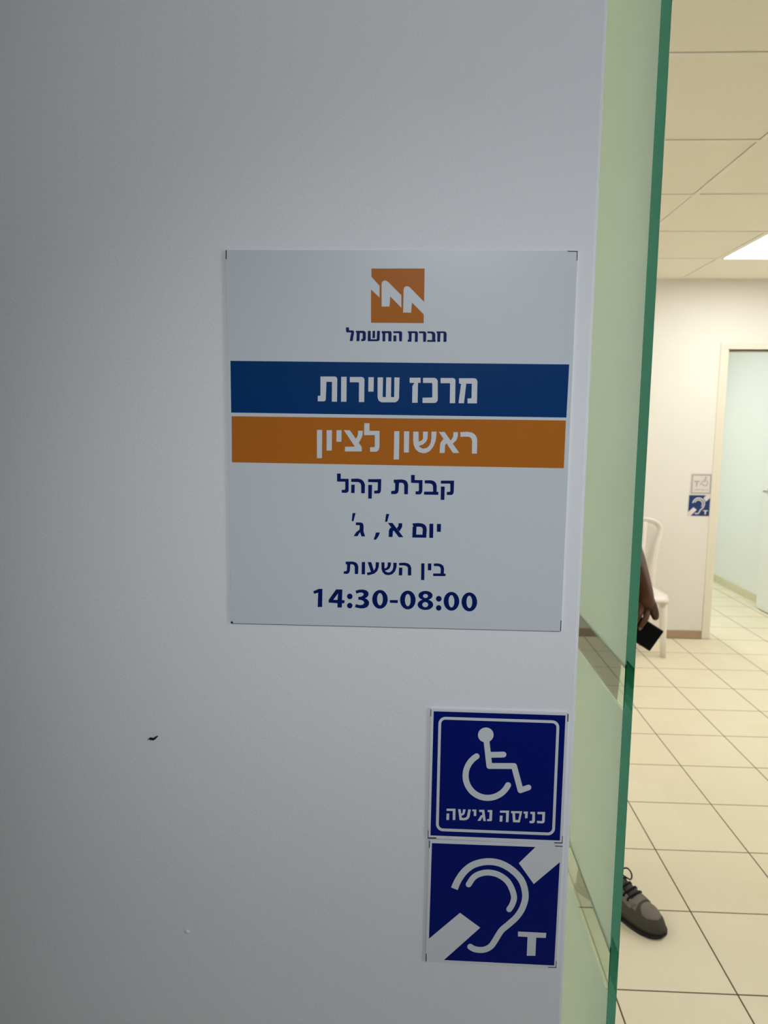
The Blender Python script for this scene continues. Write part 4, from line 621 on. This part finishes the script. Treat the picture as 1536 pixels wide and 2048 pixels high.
# head with brow, nose, lips, chin and ears, in the frame of the face (x = the person's left, y = forward)
HC = Vector((0.546, 2.288, 1.588)); HR = Matrix(((0.784, 0.62, 0), (0.62, -0.784, 0), (0, 0, 1)))
def head_pt(a, c_):          # a 0 top .. pi bottom, c_ around from the left ear
    x = math.sin(a) * math.cos(c_); y = math.sin(a) * math.sin(c_); z = math.cos(a)
    rx, ry, rz = 0.078, 0.098, 0.122
    if z < 0: rx *= 1 - 0.30 * z * z; ry *= 1 - 0.10 * z * z
    v = Vector((x * rx, y * ry, z * rz))
    if y > 0:
        g = lambda cx, cz, sx, sz: math.exp(-((v.x - cx) / sx) ** 2 - ((v.z - cz) / sz) ** 2)
        v.y += 0.020 * g(0, -0.018, 0.011, 0.012) + 0.012 * g(0, 0.004, 0.008, 0.022) + 0.006 * g(0, 0.034, 0.05, 0.010)
        v.y += 0.009 * g(0, -0.052, 0.022, 0.007) + 0.008 * g(0, -0.066, 0.020, 0.007) + 0.010 * g(0, -0.095, 0.020, 0.014)
        v.y -= 0.008 * (g(0.031, 0.018, 0.014, 0.010) + g(-0.031, 0.018, 0.014, 0.010))
    return HC + HR @ v
def add_grid(bm_, fn, na, nc):
    R_ = [[bm_.verts.new(fn(PI * (0.02 + 0.96 * i_ / na), 2 * PI * k_ / nc)) for k_ in range(nc)] for i_ in range(na + 1)]
    for i_ in range(na):
        for k_ in range(nc):
            bm_.faces.new((R_[i_][k_], R_[i_ + 1][k_], R_[i_ + 1][(k_ + 1) % nc], R_[i_][(k_ + 1) % nc]))
    bm_.faces.new(R_[0]); bm_.faces.new(R_[-1][::-1])
add_grid(bm, head_pt, 40, 56)
for s_ in (-1, 1):
    add_grid(bm, lambda a, c_: HC + HR @ Vector((s_ * (0.079 + 0.007 * math.sin(a) * math.cos(c_)), -0.008 + 0.017 * math.sin(a) * math.sin(c_), -0.002 + 0.031 * math.cos(a))), 10, 12)
bmesh.ops.recalc_face_normals(bm, faces=bm.faces)
bm.to_mesh(body.data); bm.free()
for p in body.data.polygons: p.use_smooth = True
# nails of the two fingers on the screen, eyes, hair, clothes
def blob(name, c, r3, m, parent, n=14, k=9, rot=None):
    V = []; F = []
    for j in range(k + 1):
        a = PI * j / k
        for i in range(n):
            b = 2 * PI * i / n; v = Vector((r3[0] * math.sin(a) * math.cos(b), r3[1] * math.sin(a) * math.sin(b), r3[2] * math.cos(a)))
            if rot is not None: v = rot @ v
            V.append(Vector(c) + v)
    for j in range(k):
        for i in range(n): F.append((j * n + i, j * n + (i + 1) % n, (j + 1) * n + (i + 1) % n, (j + 1) * n + i))
    return link_mesh(name, V, F, m, parent, True)
blob('fingernail', (0.6845, 2.1095, 0.9095), (0.0042, 0.0016, 0.0058), M['nail'], person)
blob('fingernail', (0.6615, 2.1085, 0.9115), (0.0042, 0.0016, 0.0058), M['nail'], person)
for s_ in (-1, 1):
    blob('eye', HC + HR @ Vector((s_ * 0.031, 0.0770, 0.018)), (0.0110, 0.0105, 0.0062), M['eye'], person, rot=HR)
    blob('pupil', HC + HR @ Vector((s_ * 0.031, 0.0850, 0.018)), (0.0046, 0.0034, 0.0046), M['hair'], person, rot=HR)
blob('hair', HC + HR @ Vector((0, -0.012, 0.038)), (0.085, 0.100, 0.094), M['hair'], person, 28, 16, HR @ Matrix.Rotation(math.radians(-24), 3, 'X'))
Tn = dict(waist=((0.53, 2.28, 1.03), 0.110), pelvis=((0.535, 2.265, 0.92), 0.118), hip_l=((0.614, 2.292, 0.87), 0.098), kn_l=((0.602, 2.248, 0.49), 0.068), cal_l=((0.605, 2.225, 0.30), 0.062), an_l=((0.608, 2.208, 0.115), 0.056),
          hip_r=((0.465, 2.215, 0.84), 0.096), kn_r=((0.425, 2.300, 0.49), 0.068), an_r=((0.355, 2.392, 0.115), 0.056))
skin_mesh('trousers', Tn, [('pelvis', 'waist'), ('pelvis', 'hip_l'), ('hip_l', 'kn_l'), ('kn_l', 'cal_l'), ('cal_l', 'an_l'), ('pelvis', 'hip_r'), ('hip_r', 'kn_r'), ('kn_r', 'an_r')], M['trousers'], person, root=1)
Sn = dict(hem=((0.546, 2.274, 0.865), 0.126), low=((0.540, 2.276, 0.96), 0.127), waist=((0.53, 2.285, 1.07), 0.124), chest=((0.525, 2.31, 1.28), 0.136), col=((0.53, 2.31, 1.450), 0.074),
          sh_l=((0.645, 2.402, 1.355), 0.068), el_l=((0.690, 2.396, 1.215), 0.060), sh_r=((0.400, 2.222, 1.355), 0.068), el_r=((0.350, 2.24, 1.18), 0.060))
skin_mesh('shirt', Sn, [('chest', 'waist'), ('waist', 'low'), ('low', 'hem'), ('chest', 'col'), ('chest', 'sh_l'), ('sh_l', 'el_l'), ('chest', 'sh_r'), ('sh_r', 'el_r')], M['shirt'], person, root=3)

# shoes: lofted upper, rubber sole, suede overlays, laces
WT = [(0.0, 0.016), (0.012, 0.027), (0.04, 0.034), (0.09, 0.035), (0.14, 0.038), (0.18, 0.044), (0.22, 0.0475), (0.25, 0.045), (0.275, 0.037), (0.290, 0.026), (0.300, 0.008)]
HT = [(0.0, 0.072), (0.02, 0.080), (0.05, 0.080), (0.09, 0.084), (0.125, 0.098), (0.145, 0.094), (0.17, 0.084), (0.20, 0.073), (0.235, 0.062), (0.265, 0.054), (0.288, 0.045), (0.300, 0.032)]
def lerp(T_, s):
    for (a, x), (b, y) in zip(T_, T_[1:]):
        if s <= b:
            t = (s - a) / (b - a); t = t * t * (3 - 2 * t) * 0.4 + t * 0.6
            return x + (y - x) * t
    return T_[-1][1]
def shoe(toe, F2, name='shoe'):
    Fv = Vector((F2[0], F2[1], 0)).normalized(); Lv = Vector((-Fv.y, Fv.x, 0)); heel = Vector((toe[0], toe[1], 0)) - Fv * 0.30
    def wpt(s, l, z): return heel + Fv * s + Lv * l + Vector((0, 0, z))
    def surf(s, t, off=0.0):       # t 0 = right bottom .. 1 = left bottom
        w_ = lerp(WT, s) + off; h_ = lerp(HT, s) + off; a = PI * t
        cx = math.copysign(abs(math.cos(a)) ** 0.75, math.cos(a)); sz = abs(math.sin(a)) ** 0.72
        bend = 0.007 * math.sin(PI * min(1, s / 0.30))         # slight inward curve of the foot
        pinch = 1 - 0.30 * sz * max(0, min(1, (0.2 - s) / 0.1)) * 0.6
        return wpt(s, -w_ * cx * pinch + bend, 0.010 + (h_ - 0.010) * sz)
    ss = [0.0005] + [0.30 * k / 36 for k in range(1, 36)] + [0.2995]
    up_ = MB().rings([[surf(s, k / 22) for k in range(23)] for s in ss]).build(name, M['shoe'], person, smooth=True)
    # sole: outline a little proud of the upper
    rs = []
    out = []
    for s in ss: out.append((s, lerp(WT, s) + 0.003))
    pts = [(s, w_) for s, w_ in out] + [(s, -w_) for s, w_ in reversed(out)]
    for z, g_ in ((0.0, -0.004), (0.002, -0.001), (0.008, 0.0), (0.0105, -0.003)):
        rs.append([wpt(0.15 + (s - 0.15) * 1.02, (w_ + math.copysign(g_, w_)) + 0.007 * math.sin(PI * min(1, s / 0.3)), z + (0.004 * max(0, (s - 0.24) / 0.06) ** 2 if z < 0.01 else 0)) for s, w_ in pts])
    MB().rings(rs).build('sole', M['sole'], up_, smooth=False)
    def patch(nm, s0f, s1f, t0, t1, m, off=0.0016):
        V = []; F = []; a, b = 14, 16
        for i in range(a + 1):
            for j in range(b + 1):
                t = t0 + (t1 - t0) * j / b; s = s0f(j / b) + (s1f(j / b) - s0f(j / b)) * i / a
                V.append(surf(s, t, off))
        for i in range(a):
            for j in range(b): F.append((i * (b + 1) + j, i * (b + 1) + j + 1, (i + 1) * (b + 1) + j + 1, (i + 1) * (b + 1) + j))
        o = link_mesh(nm, V, F, m, up_, True)
        q = o.modifiers.new('solid', 'SOLIDIFY'); q.thickness = 0.0016; q.offset = -0.6
        return o
    patch('toe_panel', lambda u: 0.226 + 0.020 * (2 * u - 1) ** 2, lambda u: 0.284 - 0.022 * (2 * u - 1) ** 2, 0.27, 0.72, M['shoe_pale'])
    patch('eyestay', lambda u: 0.125 + 0.01 * u, lambda u: 0.208 + 0.010 * u, 0.20, 0.36, M['shoe_pale'], 0.0022)
    patch('eyestay', lambda u: 0.135 - 0.01 * u, lambda u: 0.218 - 0.010 * u, 0.64, 0.80, M['shoe_pale'], 0.0022)
    patch('vamp_strap', lambda u: 0.198, lambda u: 0.226 - 0.006 * math.sin(PI * u), 0.24, 0.76, M['shoe_pale'], 0.0019)
    patch('tongue', lambda u: 0.112, lambda u: 0.200, 0.38, 0.62, M['sole'], 0.003)
    lc = MB()
    for s in (0.138, 0.156, 0.174, 0.190):
        lc.tube([surf(s, 0.30, 0.004), surf(s + 0.006, 0.40, 0.007), surf(s + 0.008, 0.5, 0.008), surf(s + 0.006, 0.60, 0.007), surf(s, 0.70, 0.004)], 0.0030, 8, 0.7)
        lc.tube([surf(s, 0.30, 0.004), surf(s + 0.004, 0.28, 0.003)], 0.0036, 8)
        lc.tube([surf(s, 0.70, 0.004), surf(s + 0.004, 0.72, 0.003)], 0.0036, 8)
    k0 = surf(0.130, 0.5, 0.010)
    for sd in (1, -1):
        P = [k0, k0 + Lv * sd * 0.012 + Fv * 0.004 + Vector((0, 0, 0.014)), k0 + Lv * sd * 0.034 + Fv * 0.010 + Vector((0, 0, 0.012)), k0 + Lv * sd * 0.046 + Fv * 0.018 + Vector((0, 0, -0.008)), k0 + Lv * sd * 0.038 + Fv * 0.020 + Vector((0, 0, -0.022)), k0 + Lv * sd * 0.015 + Fv * 0.008 + Vector((0, 0, -0.006)), k0]
        lc.tube(spline(P, 6), 0.0024, 8)
    lc.tube([k0 + Lv * 0.006, k0 - Lv * 0.006], 0.006, 10)
    lc.build('lace', M['lace'], up_, smooth=True)
    return up_
shoe((0.764, 1.989), (0.62, -0.784))
shoe((0.478, 2.212), (0.60, -0.80))
tag(person, 'person in dark clothes standing mostly hidden behind the glass door, one shoe showing', 'person')

# phone held in the left hand
ph = empty('phone', (0.6785, 2.130, 0.9055), (0, math.atan2(0.527, 0.85), 0))
MB().box(-0.0755, 0.0755, -0.0038, 0.0042, -0.0374, 0.0374).build('body', M['phone_body'], ph, bevel=0.0035)
MB().box(-0.0725, 0.0725, -0.0042, -0.0036, -0.0345, 0.0345).build('screen', M['phone_glass'], ph, bevel=0.0003)
MB().box(0.045, 0.060, 0.0040, 0.0056, 0.012, 0.030).build('camera_bump', M['phone_body'], ph, bevel=0.0008)
tag(ph, "black phone held in the person's hand beside the glass door edge", 'phone')
